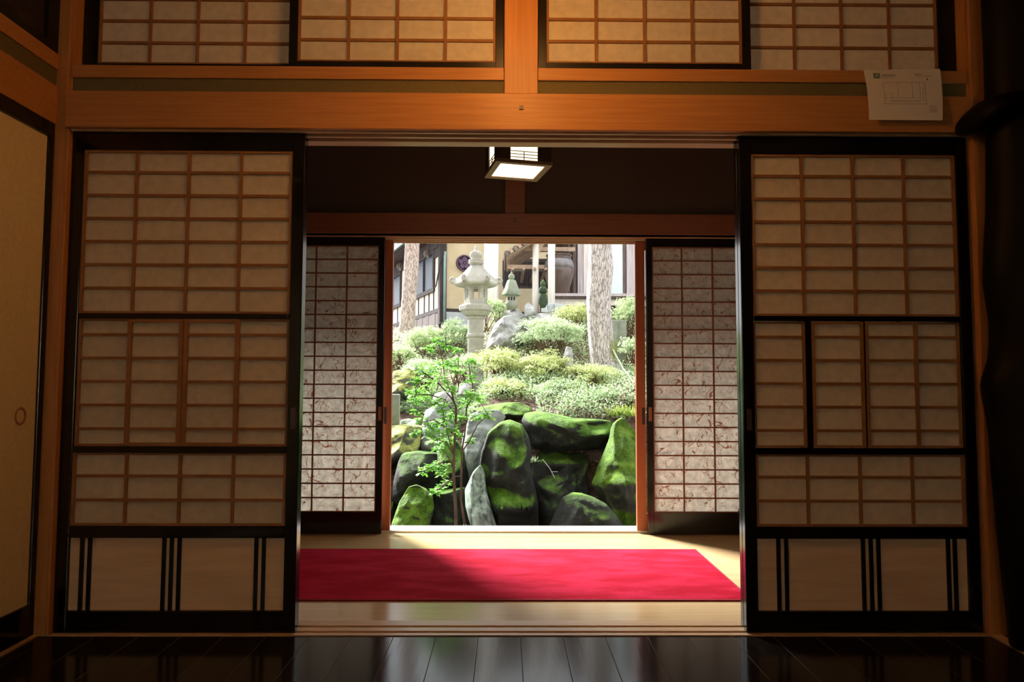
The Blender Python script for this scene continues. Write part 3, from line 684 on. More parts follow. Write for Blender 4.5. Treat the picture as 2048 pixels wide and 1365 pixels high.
fs = [(j*nX+i, j*nX+i+1, (j+1)*nX+i+1, (j+1)*nX+i) for j in range(len(ys_)-1) for i in range(nX-1)]
gr = mesh_obj('garden_ground', vs, fs, M['soil'], smooth=True); gr['kind'] = 'structure'

# ================================================================== ROCKS
def rock(name, label, poly, Y, T, mat, lean=.25, relief=(), amp=.05, facet=.06, group='mossy rocks of the garden bank', seed=0, pw=2.3, drop=0.0):
    pw = pw*.85 if pw > 2.6 else pw*.78
    """a boulder whose silhouette at depth Y follows poly; T = half its depth front to back"""
    P = [at(x, y, Y) for x, y in poly]
    A2 = [(p.x, p.z) for p in P]
    zmin = min(a[1] for a in A2)
    if drop: A2 = [(x, z-drop if z < zmin+.04 else z) for x, z in A2]
    cx = sum(a[0] for a in A2)/len(A2); cz = sum(a[1] for a in A2)/len(A2)
    NA, K = 112, 26
    rad = []
    for k in range(NA):
        a = 2*pi*k/NA; dx, dz = math.cos(a), math.sin(a); best = 0
        for i in range(len(A2)):
            x1, z1 = A2[i]; x2, z2 = A2[(i+1) % len(A2)]
            ex, ez = x2-x1, z2-z1; det = dx*(-ez)+ex*dz
            if abs(det) < 1e-9: continue
            t = ((x1-cx)*(-ez)+ex*(z1-cz))/det; u = (dx*(z1-cz)-dz*(x1-cx))/det
            if t > 0 and -1e-6 <= u <= 1+1e-6: best = max(best, t)
        rad.append(best)
    rad = [(.12*rad[k-1]+.76*rad[k]+.12*rad[(k+1) % NA]) for k in range(NA)]
    rs_ = random.Random(seed*17+5); hw = max(a[0] for a in A2)-min(a[0] for a in A2); hh = max(a[1] for a in A2)-zmin
    planes = [(T*rs_.uniform(.78, 1.05), rs_.uniform(-1, 1)*1.5*T/hw, rs_.uniform(-2.0, .0)*T/hh) for _ in range(4)]
    rel = [(at(x, y, Y), d, r) for x, y, d, r in relief]
    yc = Y+T*.35
    def pt(k, t, side):
        a = 2*pi*k/NA; x = cx+math.cos(a)*rad[k]*t; z = cz+math.sin(a)*rad[k]*t
        dy = T*(max(0, 1-t**pw))**(1/pw)
        if side < 0:
            for h_, sx_, sz_ in planes: dy = min(dy, max(T*.12, h_+sx_*(x-cx)+sz_*(z-cz)))
        v = Vector((x, side*dy, z)); 
        n1 = noise.fractal(Vector((x*2.6+seed*7.3, side*dy*2.6+seed, z*2.6)), .9, 2.1, 4)
        cell = noise.voronoi(Vector((x*3.2+seed*3.1, side*dy*3.2, z*3.2+seed)))[0]
        env = 1-t**4
        n3 = noise.fractal(Vector((x*8+seed, side*dy*8, z*8)), .8, 2.2, 3)
        d = dy+env*(amp*1.35*n1+facet*1.6*(cell[1]-cell[0]-.25)+.014*n3)
        if side < 0:
            for q, dd, rr in rel:
                g = math.exp(-(((x-q.x)/rr[0])**2+((z-q.z)/rr[1])**2)); d += dd*g*env
        y = yc+side*d+lean*1.6*(z-cz)
        return (x+.012*n1*env, y, z)
    vs = []; fs = []
    ts = [math.sin(pi/2*(j+1)/K) for j in range(K)]; ts[-1] = 1.0
    vs.append(pt(0, 0.0, -1)); 
    for j in range(K):
        for k in range(NA): vs.append(pt(k, ts[j], -1))
    nb = len(vs)
    for j in range(K-2, -1, -1):
        for k in range(NA): vs.append(pt(k, ts[j], 1))
    vs.append(pt(0, 0.0, 1)); last = len(vs)-1
    R_ = 2*K-1
    for k in range(NA): fs.append((0, 1+(k+1) % NA, 1+k)[::-1])
    for j in range(R_-1):
        for k in range(NA):
            a = 1+j*NA+k; b = 1+j*NA+(k+1) % NA; fs.append((a, b, b+NA, a+NA))
    for k in range(NA): fs.append((last, 1+(R_-1)*NA+k, 1+(R_-1)*NA+(k+1) % NA)[::-1])
    o = mesh_obj(name, vs, fs, mat, smooth=True)
    bm = bmesh.new(); bm.from_mesh(o.data); bmesh.ops.recalc_face_normals(bm, faces=bm.faces[:]); bm.to_mesh(o.data); bm.free()
    return tag(o, label, 'rock', group)

def R2(a, b): return (a, b)
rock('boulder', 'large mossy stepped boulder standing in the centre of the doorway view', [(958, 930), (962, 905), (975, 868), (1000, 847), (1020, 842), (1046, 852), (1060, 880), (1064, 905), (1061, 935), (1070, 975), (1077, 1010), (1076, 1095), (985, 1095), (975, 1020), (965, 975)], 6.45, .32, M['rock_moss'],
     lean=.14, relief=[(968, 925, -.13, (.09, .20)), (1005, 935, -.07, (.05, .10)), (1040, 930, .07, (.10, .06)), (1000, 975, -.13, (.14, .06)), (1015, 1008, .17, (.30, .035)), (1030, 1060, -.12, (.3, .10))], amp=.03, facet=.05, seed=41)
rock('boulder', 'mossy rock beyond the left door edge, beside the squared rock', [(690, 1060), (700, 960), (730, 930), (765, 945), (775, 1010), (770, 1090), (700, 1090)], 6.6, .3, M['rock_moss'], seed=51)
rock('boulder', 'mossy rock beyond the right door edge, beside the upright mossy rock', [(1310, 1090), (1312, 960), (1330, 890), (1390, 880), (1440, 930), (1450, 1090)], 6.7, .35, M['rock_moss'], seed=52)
rock('boulder', 'tall leaning rock with pale lichen streaks at the foot of the stepped boulder', [(928, 985), (944, 950), (960, 934), (968, 950), (972, 985), (983, 1020), (996, 1060), (998, 1095), (955, 1095), (941, 1050), (930, 1015)], 6.22, .17, M['rock_streak'], lean=.3, seed=2, amp=.03)
rock('boulder', 'long flat mossy boulder lying across the upper right of the rock wall', [(1043, 845), (1050, 828), (1080, 824), (1115, 830), (1150, 838), (1190, 840), (1226, 843), (1231, 856), (1230, 890), (1210, 900), (1160, 903), (1110, 905), (1075, 900), (1062, 895), (1056, 870)], 7.1, .36, M['rock_moss'], lean=.15,
     relief=[(1200, 852, -.10, (.16, .04)), (1210, 868, .08, (.13, .03)), (1205, 888, -.08, (.2, .05)), (1110, 850, .08, (.3, .1))], amp=.06, facet=.05, seed=3)
rock('boulder', 'dark rock with a bright moss cap under the long flat boulder', [(1058, 950), (1072, 920), (1095, 904), (1120, 911), (1150, 914), (1175, 914), (1185, 926), (1178, 950), (1180, 985), (1170, 1020), (1130, 1060), (1080, 1060), (1066, 1000)], 6.85, .34, M['rock_moss2'], lean=.5,
     relief=[(1105, 930, .12, (.2, .06)), (1150, 985, -.12, (.25, .12))], seed=4, amp=.06)
rock('boulder', 'upright mossy rock cut off by the right door edge', [(1185, 972), (1198, 942), (1216, 905), (1228, 880), (1234, 852), (1256, 837), (1272, 858), (1296, 880), (1305, 960), (1300, 1095), (1250, 1095), (1220, 1050), (1200, 1000)], 6.55, .34, M['rock_green'], lean=.25,
     relief=[(1265, 890, .05, (.1, .1)), (1250, 960, .10, (.2, .06)), (1245, 1030, -.18, (.25, .15))], seed=5, amp=.06)
rock('boulder', 'low dome shaped dark rock at the bottom right, by the metal sill', [(1086, 1095), (1098, 1060), (1112, 1030), (1127, 1004), (1150, 993), (1170, 995), (1195, 1003), (1218, 1015), (1240, 1040), (1258, 1070), (1268, 1098)], 5.95, .30, M['rock_moss2'], lean=.3, relief=[(1150, 1010, .05, (.12, .06))], seed=6, amp=.05)
rock('boulder', 'broad squared rock with mossy left flank, left of the young tree', [(780, 1000), (786, 965), (794, 925), (800, 911), (830, 907), (868, 911), (884, 922), (893, 960), (886, 995), (850, 1010), (800, 1012)], 6.75, .34, M['rock_moss2'], lean=.18, relief=[(805, 950, .05, (.1, .2)), (850, 970, -.08, (.15, .1))], seed=7, amp=.05, pw=3.2)
rock('boulder', 'small yellow green mossy rock at the lower left of the doorway', [(782, 1050), (795, 1008), (812, 980), (828, 976), (848, 984), (862, 998), (866, 1020), (858, 1060), (852, 1098), (784, 1098)], 6.2, .22, M['rock_green'], lean=.3, seed=8, amp=.06, facet=.08)
rock('boulder', 'squat dark rock behind the stems of the young tree', [(863, 1005), (868, 988), (890, 985), (925, 980), (938, 985), (943, 1030), (945, 1090), (868, 1090), (864, 1040)], 6.42, .22, M['rock_moss2'], lean=.12, seed=9, pw=3.4, amp=.04)
rock('boulder', 'flat topped pale mossy block at the left edge, below the stone marker', [(765, 858), (790, 853), (825, 853), (840, 857), (841, 890), (836, 912), (800, 920), (765, 950)], 7.3, .42, M['rock_flat'], lean=.1, seed=10, pw=3.6, amp=.04)
rock('boulder', 'pale grey rock behind the young tree leaves', [(836, 905), (840, 860), (848, 822), (880, 806), (900, 812), (908, 850), (900, 885), (880, 915), (850, 918)], 7.45, .26, M['rock_pale'], lean=.18, seed=11, amp=.05)
rock('boulder', 'tall pale bluish slab rock between the young tree and the stepped boulder', [(918, 930), (925, 870), (938, 832), (960, 822), (1000, 822), (1014, 838), (990, 862), (970, 895), (958, 935), (945, 958), (925, 960)], 7.0, .26, M['rock_pale'], lean=.3, seed=12, amp=.05)
rock('boulder', 'mossy ledge rock resting above the pale bluish slab', [(940, 820), (975, 812), (1010, 806), (1040, 806), (1062, 816), (1070, 830), (1050, 845), (1010, 842), (965, 836)], 7.55, .34, M['rock_green'], lean=.1, seed=13, amp=.05)
rock('boulder', 'cone shaped mossy rock right behind the young tree stems', [(866, 935), (872, 910), (884, 890), (895, 878), (912, 884), (930, 905), (938, 945), (935, 985), (880, 985)], 6.85, .22, M['rock_moss'], lean=.3, seed=14, amp=.05)
rock('boulder', 'mossy yellow topped rock at the left edge under the azaleas', [(765, 750), (785, 742), (815, 737), (832, 748), (832, 775), (820, 795), (780, 800), (765, 800)], 8.6, .4, M['rock_flat'], lean=.1, seed=15, pw=3, amp=.05)
rock('boulder', 'large pale grey boulder right of the tall stone lantern', [(970, 705), (978, 670), (990, 645), (1008, 630), (1030, 626), (1046, 640), (1040, 668), (1025, 705), (1000, 715)], 10.9, .4, M['rock_grey'], lean=.2, seed=16, amp=.08)
rock('boulder', 'dark rock wedged beside the large pale grey boulder', [(1018, 700), (1026, 668), (1040, 645), (1058, 640), (1062, 665), (1050, 700), (1030, 715)], 11.1, .3, pm('dark_hill_stone', (.05, .055, .05), (.10, .105, .095), 6, rough=.9, bump=.4), seed=17, lean=.1)  # darker grey stone than the boulder beside it
rock('boulder', 'rounded pale rock on the slope under the jar', [(1044, 650), (1055, 632), (1080, 625), (1108, 624), (1120, 636), (1116, 655), (1080, 665), (1050, 664)], 11.5, .35, M['rock_grey'], seed=18, amp=.06)
rock('boulder', 'small pointed pale rock standing right of the small mossy lantern', [(1048, 634), (1049, 612), (1056, 603), (1070, 614), (1072, 628), (1060, 640)], 11.6, .14, M['rock_grey'], seed=19, amp=.03, facet=.03)
rock('boulder', 'low pale rock under the small mossy lantern', [(1000, 640), (1004, 622), (1020, 617), (1040, 619), (1050, 632), (1040, 645)], 11.9, .25, M['rock_grey'], seed=20, amp=.04)
rock('boulder', 'pale stone among the young tree leaves below the lantern', [(862, 806), (868, 788), (890, 782), (908, 790), (905, 806), (880, 812)], 8.1, .2, M['rock_grey'], seed=21, amp=.03)
rock('boulder', 'pale stone half hidden by leaves right of the young tree top', [(915, 790), (918, 768), (930, 764), (944, 774), (946, 790), (930, 796)], 8.5, .2, M['rock_grey'], seed=22, amp=.03)
rock('boulder', 'tall pale stone half buried in azaleas left of the big trunk', [(1120, 760), (1126, 720), (1134, 692), (1146, 695), (1148, 730), (1142, 765)], 9.1, .1, M['rock_grey'], seed=23, amp=.03, facet=.03)
rock('boulder', 'dark low rock at the lower left corner of the doorway', [(768, 1030), (775, 988), (785, 990), (792, 1015), (790, 1060), (768, 1070)], 6.6, .2, M['rock_moss2'], seed=24, amp=.04)
rock('boulder', 'pale stone at the base of the tall lantern shaft', [(925, 735), (932, 712), (950, 704), (972, 706), (984, 722), (980, 745), (945, 750)], 10.35, .3, M['rock_flat'], seed=25, amp=.05)
rock('boulder', 'upright pale stone in the azaleas below the tall lantern', [(940, 780), (944, 745), (955, 735), (966, 742), (968, 775), (955, 790)], 8.9, .15, M['rock_grey'], seed=26, amp=.03)
rock('boulder', 'small dark stone beside the marker at the left edge', [(798, 855), (800, 842), (815, 838), (832, 842), (838, 856), (820, 862)], 7.75, .15, M['rock_pale'], seed=27, amp=.03)

# stone marker, stele
def slab(name, label, x0, x1, y0, y1, Y, th, mat, rnd=.02):
    a, b = at(x0, y1, Y), at(x1, y0, Y)
    g = min(a.z, ground((a.x+b.x)/2, Y))
    root = thing(name, label, 'stone marker', ((a.x+b.x)/2, Y+th/2, g))
    o = obj('slab', MB().box(a.x, b.x, Y, Y+th, g-.04, b.z), mat, root, bevel=rnd)
    return root, a, b
slab('stone_marker', 'small grey upright stone marker at the left door edge', 776, 799, 789, 853, 7.6, .07, M['stele'], .012)
st, a, b = slab('stone_stele', 'tall grey green stone slab behind the big trunk', 1218, 1253, 640, 712, 9.9, .12, M['stele'], .006)
obj('carved_groove', MB().box(a.x+.125, a.x+.137, 9.895, 9.901, a.z, b.z-.02).box(a.x+.15, a.x+.16, 9.893, 9.9, a.z, b.z-.01), M['stele'], st)

# ================================================================== FOLIAGE
def leaf_arrays(P, D, U, L, W, fold=.25):
    """P (n,3) leaf base, D direction, U up-ish normal, L length, W half width -> verts, faces (diamond, folded)"""
    D = D/np.linalg.norm(D, axis=1, keepdims=True)
    S = np.cross(D, U); S /= (np.linalg.norm(S, axis=1, keepdims=True)+1e-9); Nn = np.cross(S, D)
    L = L[:, None]; W = W[:, None]
    v0 = P; v1 = P+D*L*.45+S*W+Nn*W*fold; v2 = P+D*L; v3 = P+D*L*.45-S*W+Nn*W*fold
    n = len(P); V = np.stack([v0, v1, v2, v3], 1).reshape(-1, 3)
    i = np.arange(n)*4
    F = np.concatenate([np.stack([i, i+1, i+2], 1)[:, None], np.stack([i, i+2, i+3], 1)[:, None]], 1).reshape(-1, 3)
    return V, F

def np_mesh(name, V, F, mat, parent=None):
    loc = np.zeros(3)
    q = parent
    while q is not None: loc = loc+np.array(q.location); q = q.parent
    me = bpy.data.meshes.new(name); V = V-loc
    me.vertices.add(len(V)); me.vertices.foreach_set('co', V.astype(np.float32).ravel())
    me.loops.add(F.size); me.loops.foreach_set('vertex_index', F.astype(np.int32).ravel())
    k = F.shape[1]
    me.polygons.add(len(F)); me.polygons.foreach_set('loop_start', np.arange(len(F), dtype=np.int32)*k)
    me.update(calc_edges=True); me.materials.append(mat)
    o = bpy.data.objects.new(name, me); COL.objects.link(o)
    if parent is not None: o.parent = parent
    return o

def unit(n): 
    v = RNG.normal(size=(n, 3)); return v/np.linalg.norm(v, axis=1, keepdims=True)

def shrub(label, px, py, rx, ry, Y, depth, mat, leaf=.026, dens=1.0, name='azalea_bush', stems=26, cat='bush', group='clipped azalea bushes on the slope'):
    c = np.array(at(px, py, Y)); k = Y/FPX; R = np.array([rx*k, depth, ry*k])
    gz = min(ground(c[0], Y), c[2]-R[2]*.9)
    root = thing(name, label, cat, (c[0], Y, gz), group)
    nl = int(31*dens*(R[0]*R[2]+R[0]*R[1])/.12)+14
    d = unit(nl); d[:, 2] = np.where(d[:, 2] < -.35, -d[:, 2], d[:, 2])
    nz_ = np.array([noise.noise(Vector((q[0]*2.2+px, q[1]*2.2, q[2]*2.2+py))) for q in d])[:, None]
    cen = c+d*R*(RNG.uniform(.55, 1.0, (nl, 1))+.30*nz_)
    lr = RNG.uniform(.045, .135, nl)*(1+.25*(R[0] > .5))
    per = int(32*dens)
    dd = unit(nl*per); dd[:, 2] = np.abs(dd[:, 2])*1.1-.15
    dd /= np.linalg.norm(dd, axis=1, keepdims=True)
    pos = np.repeat(cen, per, 0)+dd*np.repeat(lr, per)[:, None]*RNG.uniform(.45, 1.25, (nl*per, 1))*np.array([1, 1, .7])
    # rosettes of four leaves
    m = 4; P = np.repeat(pos, m, 0); n = len(P)
    up = np.repeat(dd, m, 0)*.7+np.array([0, 0, .6])+RNG.normal(size=(n, 3))*.25
    D = unit(n); D = D-up*(np.sum(D*up, 1, keepdims=True)/np.sum(up*up, 1, keepdims=True))*.75+up*.18
    Ln = leaf*RNG.uniform(.7, 1.35, n)
    V, F = leaf_arrays(P, D, up, Ln, Ln*.24)
    np_mesh('foliage', V, F, mat, root)
    mb = MB()
    for i in range(stems):
        q = cen[RNG.integers(nl)]; b0 = np.array([c[0]+RNG.normal()*R[0]*.3, Y+RNG.normal()*R[1]*.2, gz-.02]); mid = (b0+q)/2+RNG.normal(size=3)*.04
        mb.tube([b0, mid, q], [.009, .006, .003], 5)
    obj('stems', mb, M['twig'], root)
    return root

shrub('pale azalea bush at the left, below the ruddy trunk', 848, 692, 44, 40, 11.2, .5, M['azalea'])
shrub('azalea bush filling the gap left of the tall lantern shaft', 905, 678, 38, 34, 11.4, .45, M['azalea_g'])
shrub('low azalea bush hugging the left door edge', 800, 722, 32, 26, 10.0, .4, M['azalea'])
shrub('yellowish azalea bush right of the tall lantern firebox, on the hilltop', 984, 628, 34, 28, 11.9, .35, M['azalea'], stems=14)
shrub('big spreading azalea bush left of the big trunk', 1105, 676, 68, 36, 10.5, .6, M['azalea_g'], stems=40)
shrub('small azalea bush between the big azalea and the wooden deck', 1150, 636, 38, 22, 11.4, .4, M['azalea_y'])
shrub('yellow green azalea bush in front of the tall lantern base', 1000, 735, 48, 34, 9.2, .45, M['azalea_y'], stems=36)
shrub('yellow green azalea bush in the middle of the slope', 1085, 742, 56, 34, 9.0, .45, M['azalea_y'], stems=60)
shrub('thin twiggy azalea bush at the foot of the big trunk', 1180, 765, 58, 34, 8.7, .4, M['azalea_y'], dens=.75, stems=90)
shrub('sparse twiggy azalea bush low on the slope, above the long flat boulder', 1120, 785, 52, 22, 8.3, .3, M['azalea'], dens=.55, stems=60)
shrub('low pale bush near the right door edge, above the upright mossy rock', 1212, 800, 44, 20, 8.1, .3, M['azalea_g'], dens=.55, stems=40)
shrub('low azalea bush above the mossy ledge rock', 1010, 785, 46, 20, 8.3, .3, M['azalea_y'], dens=.9, stems=50)
shrub('tall azalea bush behind the stone slab at the right door edge', 1262, 640, 38, 42, 11.2, .5, M['azalea'])
shrub('azalea bush at the right door edge beside the stone slab', 1270, 705, 26, 34, 9.6, .35, M['azalea_g'], dens=.8)
shrub('leafy bush between the young tree and the tall lantern', 925, 740, 34, 26, 9.0, .35, M['azalea_g'], dens=.8)
shrub('small dense azalea bush behind the young tree crown', 850, 745, 40, 22, 8.9, .35, M['azalea_g'], dens=.8)
shrub('azalea bush beyond the left door edge, left of the tiny stone figure', 715, 690, 50, 44, 10.8, .5, M['azalea'])
shrub('azalea bush beyond the right door edge, right of the stone slab', 1350, 690, 55, 44, 10.2, .5, M['azalea_g'])
shrub('azalea bush at the hilltop under the deck beam', 1200, 640, 26, 26, 11.8, .4, M['azalea'])

# low ground plants between the azaleas and the rocks: uncountable
def scatter(name, label, cat, n, xr, yr, mat, leaf, wid, upw, mask=None, kind='stuff', hgt=.06, reg=None):
    pts = []
    while len(pts) < n:
        x, y = random.uniform(*xr), random.uniform(*yr)
        if mask and not mask(x, y): continue
        pts.append((x, y, ground(x, y)+random.uniform(.0, hgt)))
    P = np.array(pts); up = np.tile(np.array([0, 0, 1.0]), (n, 1))+RNG.normal(size=(n, 3))*.45
    D = unit(n); D[:, 2] = np.abs(D[:, 2])*upw
    Ln = leaf*RNG.uniform(.6, 1.4, n); V, F = leaf_arrays(P, D, up, Ln, Ln*wid)
    o = np_mesh(name, V, F, mat); return tag(o, label, cat, kind=kind)
scatter('ground_cover', 'pale low leafy plants covering the slope above the long flat boulder', 'plants', 20000, (-.35, 2.1), (7.4, 9.2), M['fern'], .032, .22, .8, hgt=.16, mask=lambda x, y: not (x < .34 and y < 7.95) and noise.noise(Vector((x*3.1, y*3.1, 9))) > -.22)
scatter('slope_foliage', 'small leaves covering the upper slope between the azaleas', 'plants', 27000, (-3.2, 3.4), (9.2, 12.6), M['azalea'], .035, .25, .5, hgt=.12)
scatter('ground_cover', 'low leafy plants covering the left slope behind the young tree', 'plants', 14000, (-1.9, -.35), (7.9, 9.2), M['fern'], .035, .24, .5, hgt=.10, mask=lambda x, y: not (x < -.95 and y < 8.3))
scatter('fallen_leaves', 'fallen brown leaves littering the soil around the rocks', 'leaves', 5200, (-1.6, 2.2), (5.2, 8.0), M['dead'], .04, .3, .15, hgt=.012)
scatter('fallen_leaves', 'fallen pinkish brown leaves on the bank at the right door edge', 'leaves', 1500, (1.25, 1.9), (7.7, 8.8), M['dead'], .05, .3, .2, hgt=.11)

# grass tuft on the long boulder
def tuft(label, px, py, Y, n, h, mat, spread=.06):
    c = np.array(at(px, py, Y)); P = c+RNG.normal(size=(n, 3))*np.array([spread, spread*.5, .004])
    D = RNG.normal(size=(n, 3))*np.array([.5, .3, .1])+np.array([0, -.1, 1]); L = h*RNG.uniform(.5, 1.1, n)
    V, F = leaf_arrays(P, D, np.tile(np.array([0, -1.0, .3]), (n, 1)), L, L*.03+.002)
    return tag(np_mesh('grass_tuft', V, F, mat), label, 'grass')
tuft('yellow green grass tuft above the upright mossy rock at the right', 1245, 838, 7.5, 130, .17, M['grass'])
tuft('sparse grass tuft in the gap right of the stepped boulder', 1066, 925, 6.75, 34, .07, M['fern'], .02)
tuft('tiny fern tuft at the foot of the young tree', 925, 1060, 5.95, 22, .05, M['fern'], .02)

# one pink petal on the rock by the sill
pp = at(1219, 1066, 5.6)
P = np.tile(np.array(pp), (7, 1)); D = np.array([[math.cos(a), -.3, abs(math.sin(a))*.8+.1] for a in np.linspace(0, pi, 7)])
V, F = leaf_arrays(P, D, np.tile(np.array([0, -.6, .8]), (7, 1)), np.full(7, .032), np.full(7, .012))
fl_ = thing('pink_flower', 'tiny pink flower peeking over the metal sill at the bottom right', 'flower', (pp.x, pp.y, ground(pp.x, pp.y)))
np_mesh('petals', V, F, M['petal'], fl_)
obj('flower_stem', MB().tube([(pp.x, pp.y, ground(pp.x, pp.y)-.01), (pp.x+.01, pp.y, (pp.z+ground(pp.x, pp.y))/2), (pp.x, pp.y, pp.z)], .002, 5), M['stem'], fl_)

# ------------------------------------------------------------------ young tree
ty = 6.02
base = at(912, 1066, ty)
yt = thing('young_tree', 'slender young tree with bright green leaves before the rocks', 'tree', (base.x, ty, ground(base.x, ty)))
def path(pts, y0, y1): return [at(x, y, y0+(y1-y0)*i/max(1, len(pts)-1)) for i, (x, y) in enumerate(pts)]
g0 = [Vector((base.x, ty, ground(base.x, ty)-.03))]
main = g0+path([(912, 1064), (912, 1030), (910, 991), (907, 953), (908, 911), (910, 870), (912, 831), (912, 815), (907, 802), (905, 792)], ty, 6.1)
k = len(main)
obj('trunk', MB().tube(main, [.017]+[.016-.0085*i/k for i in range(k-1)], 8), M['stem'], yt, smooth=True)
b2 = at(931, 1064, ty+.05)
sec = [Vector((b2.x, ty+.05, ground(b2.x, ty+.05)-.03))]+path([(931, 1062), (926, 1026), (922, 1003), (923, 953), (923, 906), (928, 877), (932, 849), (933, 815), (941, 802), (946, 789)], ty+.05, 6.2)
obj('side_stem', MB().tube(sec, [.013-.009*i/len(sec) for i in range(len(sec))], 8), M['stem'], yt, smooth=True)
br = [path(q, a, b) for q, a, b in (([(905, 792), (897, 773), (889, 758), (886, 724), (876, 684)], 6.1, 6.0), ([(905, 792), (912, 764), (916, 747), (917, 697)], 6.1, 6.25),
      ([(946, 789), (945, 770), (940, 745), (936, 722)], 6.2, 6.3), ([(907, 957), (891, 969), (874, 982)], 6.05, 5.95), ([(906, 935), (895, 912), (885, 925), (868, 932), (846, 944)], 6.05, 5.9),
      ([(908, 911), (898, 880), (892, 850), (885, 820)], 6.06, 5.95), ([(910, 870), (890, 855), (868, 840), (845, 845)], 6.07, 5.95), ([(912, 831), (890, 800), (860, 790), (832, 790)], 6.08, 6.0), ([(907, 802), (880, 770), (860, 755), (842, 742)], 6.1, 6.05), ([(923, 906), (940, 880), (955, 850), (975, 830)], 6.1, 6.0), ([(908, 911), (900, 900), (893, 885), (872, 880)], 6.06, 5.9))]
mb = MB()
for b_ in br: mb.tube(b_, [.007-.004*i/len(b_) for i in range(len(b_))], 6)
obj('branches', mb, M['stem'], yt, smooth=True)
cl = [(846,944,11),(862,936,10),(872,930,11),(884,950,9),(879,979,9),(870,985,7),(893,964,7),(890,935,8),(898,880,17),(870,884,19),(885,866,17),(905,858,13),(862,868,14),(880,845,15),(855,697,12),(876,682,14),(892,690,9),(885,725,17),(905,728,15),(935,720,17),(868,738,16),(845,742,18),(862,766,18),(836,786,17),(852,792,16),(882,758,16),(912,742,14),(940,758,14),(948,792,18),(934,804,14),(962,800,12),(826,802,15),(844,842,14),(832,826,10),(886,818,17),(868,806,14),(855,852,12),(926,836,9),(952,836,12),(976,830,12),(920,872,9),(830,866,8),(917,700,8),(900,780,10),(940,882,7),(905,830,10),(828,762,11),(895,838,12),(822,786,9),(874,900,10)]
Ps = []; Ds = []; Ls = []
tw = MB(); nodes = [p for b_ in br for p in b_]+main[4:]+sec[4:]
for x, y, r in cl:
    c = Vector(at(x, y, random.uniform(5.85, 6.35))); rr = r*6.1/FPX
    near = min(nodes, key=lambda q: (q-c).length)
    tw.tube([near, (near+c)/2+Vector((0, 0, .02)), c], [.003, .0022, .0015], 5)
    for i in range(int(4+r*.62)):
        ang = random.uniform(0, 2*pi); tip = c+Vector((math.cos(ang)*rr*random.uniform(.5, 1.1), math.sin(ang)*rr*.9, random.uniform(-.6, .7)*rr))
        ax = (tip-c)
        for t in (.35, .6, .85):
            for sd_ in (-1, 1):
                side = ax.cross(Vector((0, 0, 1))).normalized()*sd_
                Ps.append(c+ax*t); Ds.append(side*.9+ax.normalized()*.6+Vector((0, 0, random.uniform(-.5, .15)))); Ls.append(random.uniform(.032, .054))
        Ps.append(c+ax); Ds.append(ax.normalized()+Vector((0, 0, -.3))); Ls.append(random.uniform(.03, .048))
obj('twigs', tw, M['stem'], yt)['kind'] = 'stuff'
n = len(Ps); L = np.array(Ls)
V, F = leaf_arrays(np.array(Ps), np.array(Ds), np.tile(np.array([0, 0, 1.0]), (n, 1))+RNG.normal(size=(n, 3))*.35, L, L*.24, .15)
o = np_mesh('leaves', V, F, M['nandina'], yt); o['kind'] = 'stuff'

# ------------------------------------------------------------------ big trunks
def trunk(name, label, pts, Y, mat, flare=1.0, moss=None):
    """pts = [(cx, half, y)] from ground up in the photo"""
    q = [(at(x, y, Y), h*Y/FPX) for x, h, y in pts]
    zz = np.array([p.z for p, _ in q]); xx = np.array([p.x for p, _ in q]); hh = np.array([h for _, h in q])
    g = ground(q[0][0].x, Y)
    root = thing(name, label, 'tree', (q[0][0].x, Y, g))
    rs = []; NZ, NA = 150, 64
    top = zz[-1]+2.2
    for i in range(NZ):
        z = g-.08+(top-g+.08)*i/(NZ-1)
        if z > zz[-1]:
            s = (xx[-1]-xx[-2])/(zz[-1]-zz[-2]); cx = xx[-1]+s*(z-zz[-1]); r = hh[-1]*(1-.05*(z-zz[-1]))
        else: cx = np.interp(z, zz, xx); r = np.interp(z, zz, hh)
        ring = []
        for k_ in range(NA):
            a = 2*pi*k_/NA; vv = Vector((math.cos(a)*r*13, math.sin(a)*r*13, z*4))
            d = 1+.05*noise.noise(vv)+.045*abs(noise.noise(Vector((math.cos(a)*r*34, math.sin(a)*r*34, z*9))))
            ring.append((cx+r*d*math.cos(a), Y+r*d*math.sin(a), z))
        rs.append(ring)
    obj('bark', MB().rings(rs), mat, root, smooth=True)
    return root
bt = trunk('pine_trunk', 'big grey barked trunk at the right, in front of the wooden hall', [(1213, 34, 748), (1208, 27, 720), (1203, 24, 690), (1199, 24, 640), (1197, 24, 600), (1200, 24.5, 560), (1202, 25, 535), (1200, 23, 500), (1200, 23, 480)], 9.5, M['bark'])
# moss sleeve at the foot of the big trunk
c = np.array(at(1226, 712, 9.36)); nm = 900
P = c+RNG.normal(size=(nm, 3))*np.array([.045, .02, .12]); D = RNG.normal(size=(nm, 3))*.6+np.array([0, -.6, .2])
V, F = leaf_arrays(P, D, np.tile(np.array([0, -1.0, .2]), (nm, 1)), RNG.uniform(.015, .03, nm), np.full(nm, .004)); mo = np_mesh('moss', V, F, M['grass'], bt); mo['kind'] = 'stuff'
trunk('pine_trunk', 'ruddy leaning trunk at the left, in front of the house', [(812, 17, 672), (814, 15, 650), (817, 14.5, 610), (820, 14.5, 570), (823, 14.5, 530), (825, 14.5, 482)], 12.4, M['bark_red'])

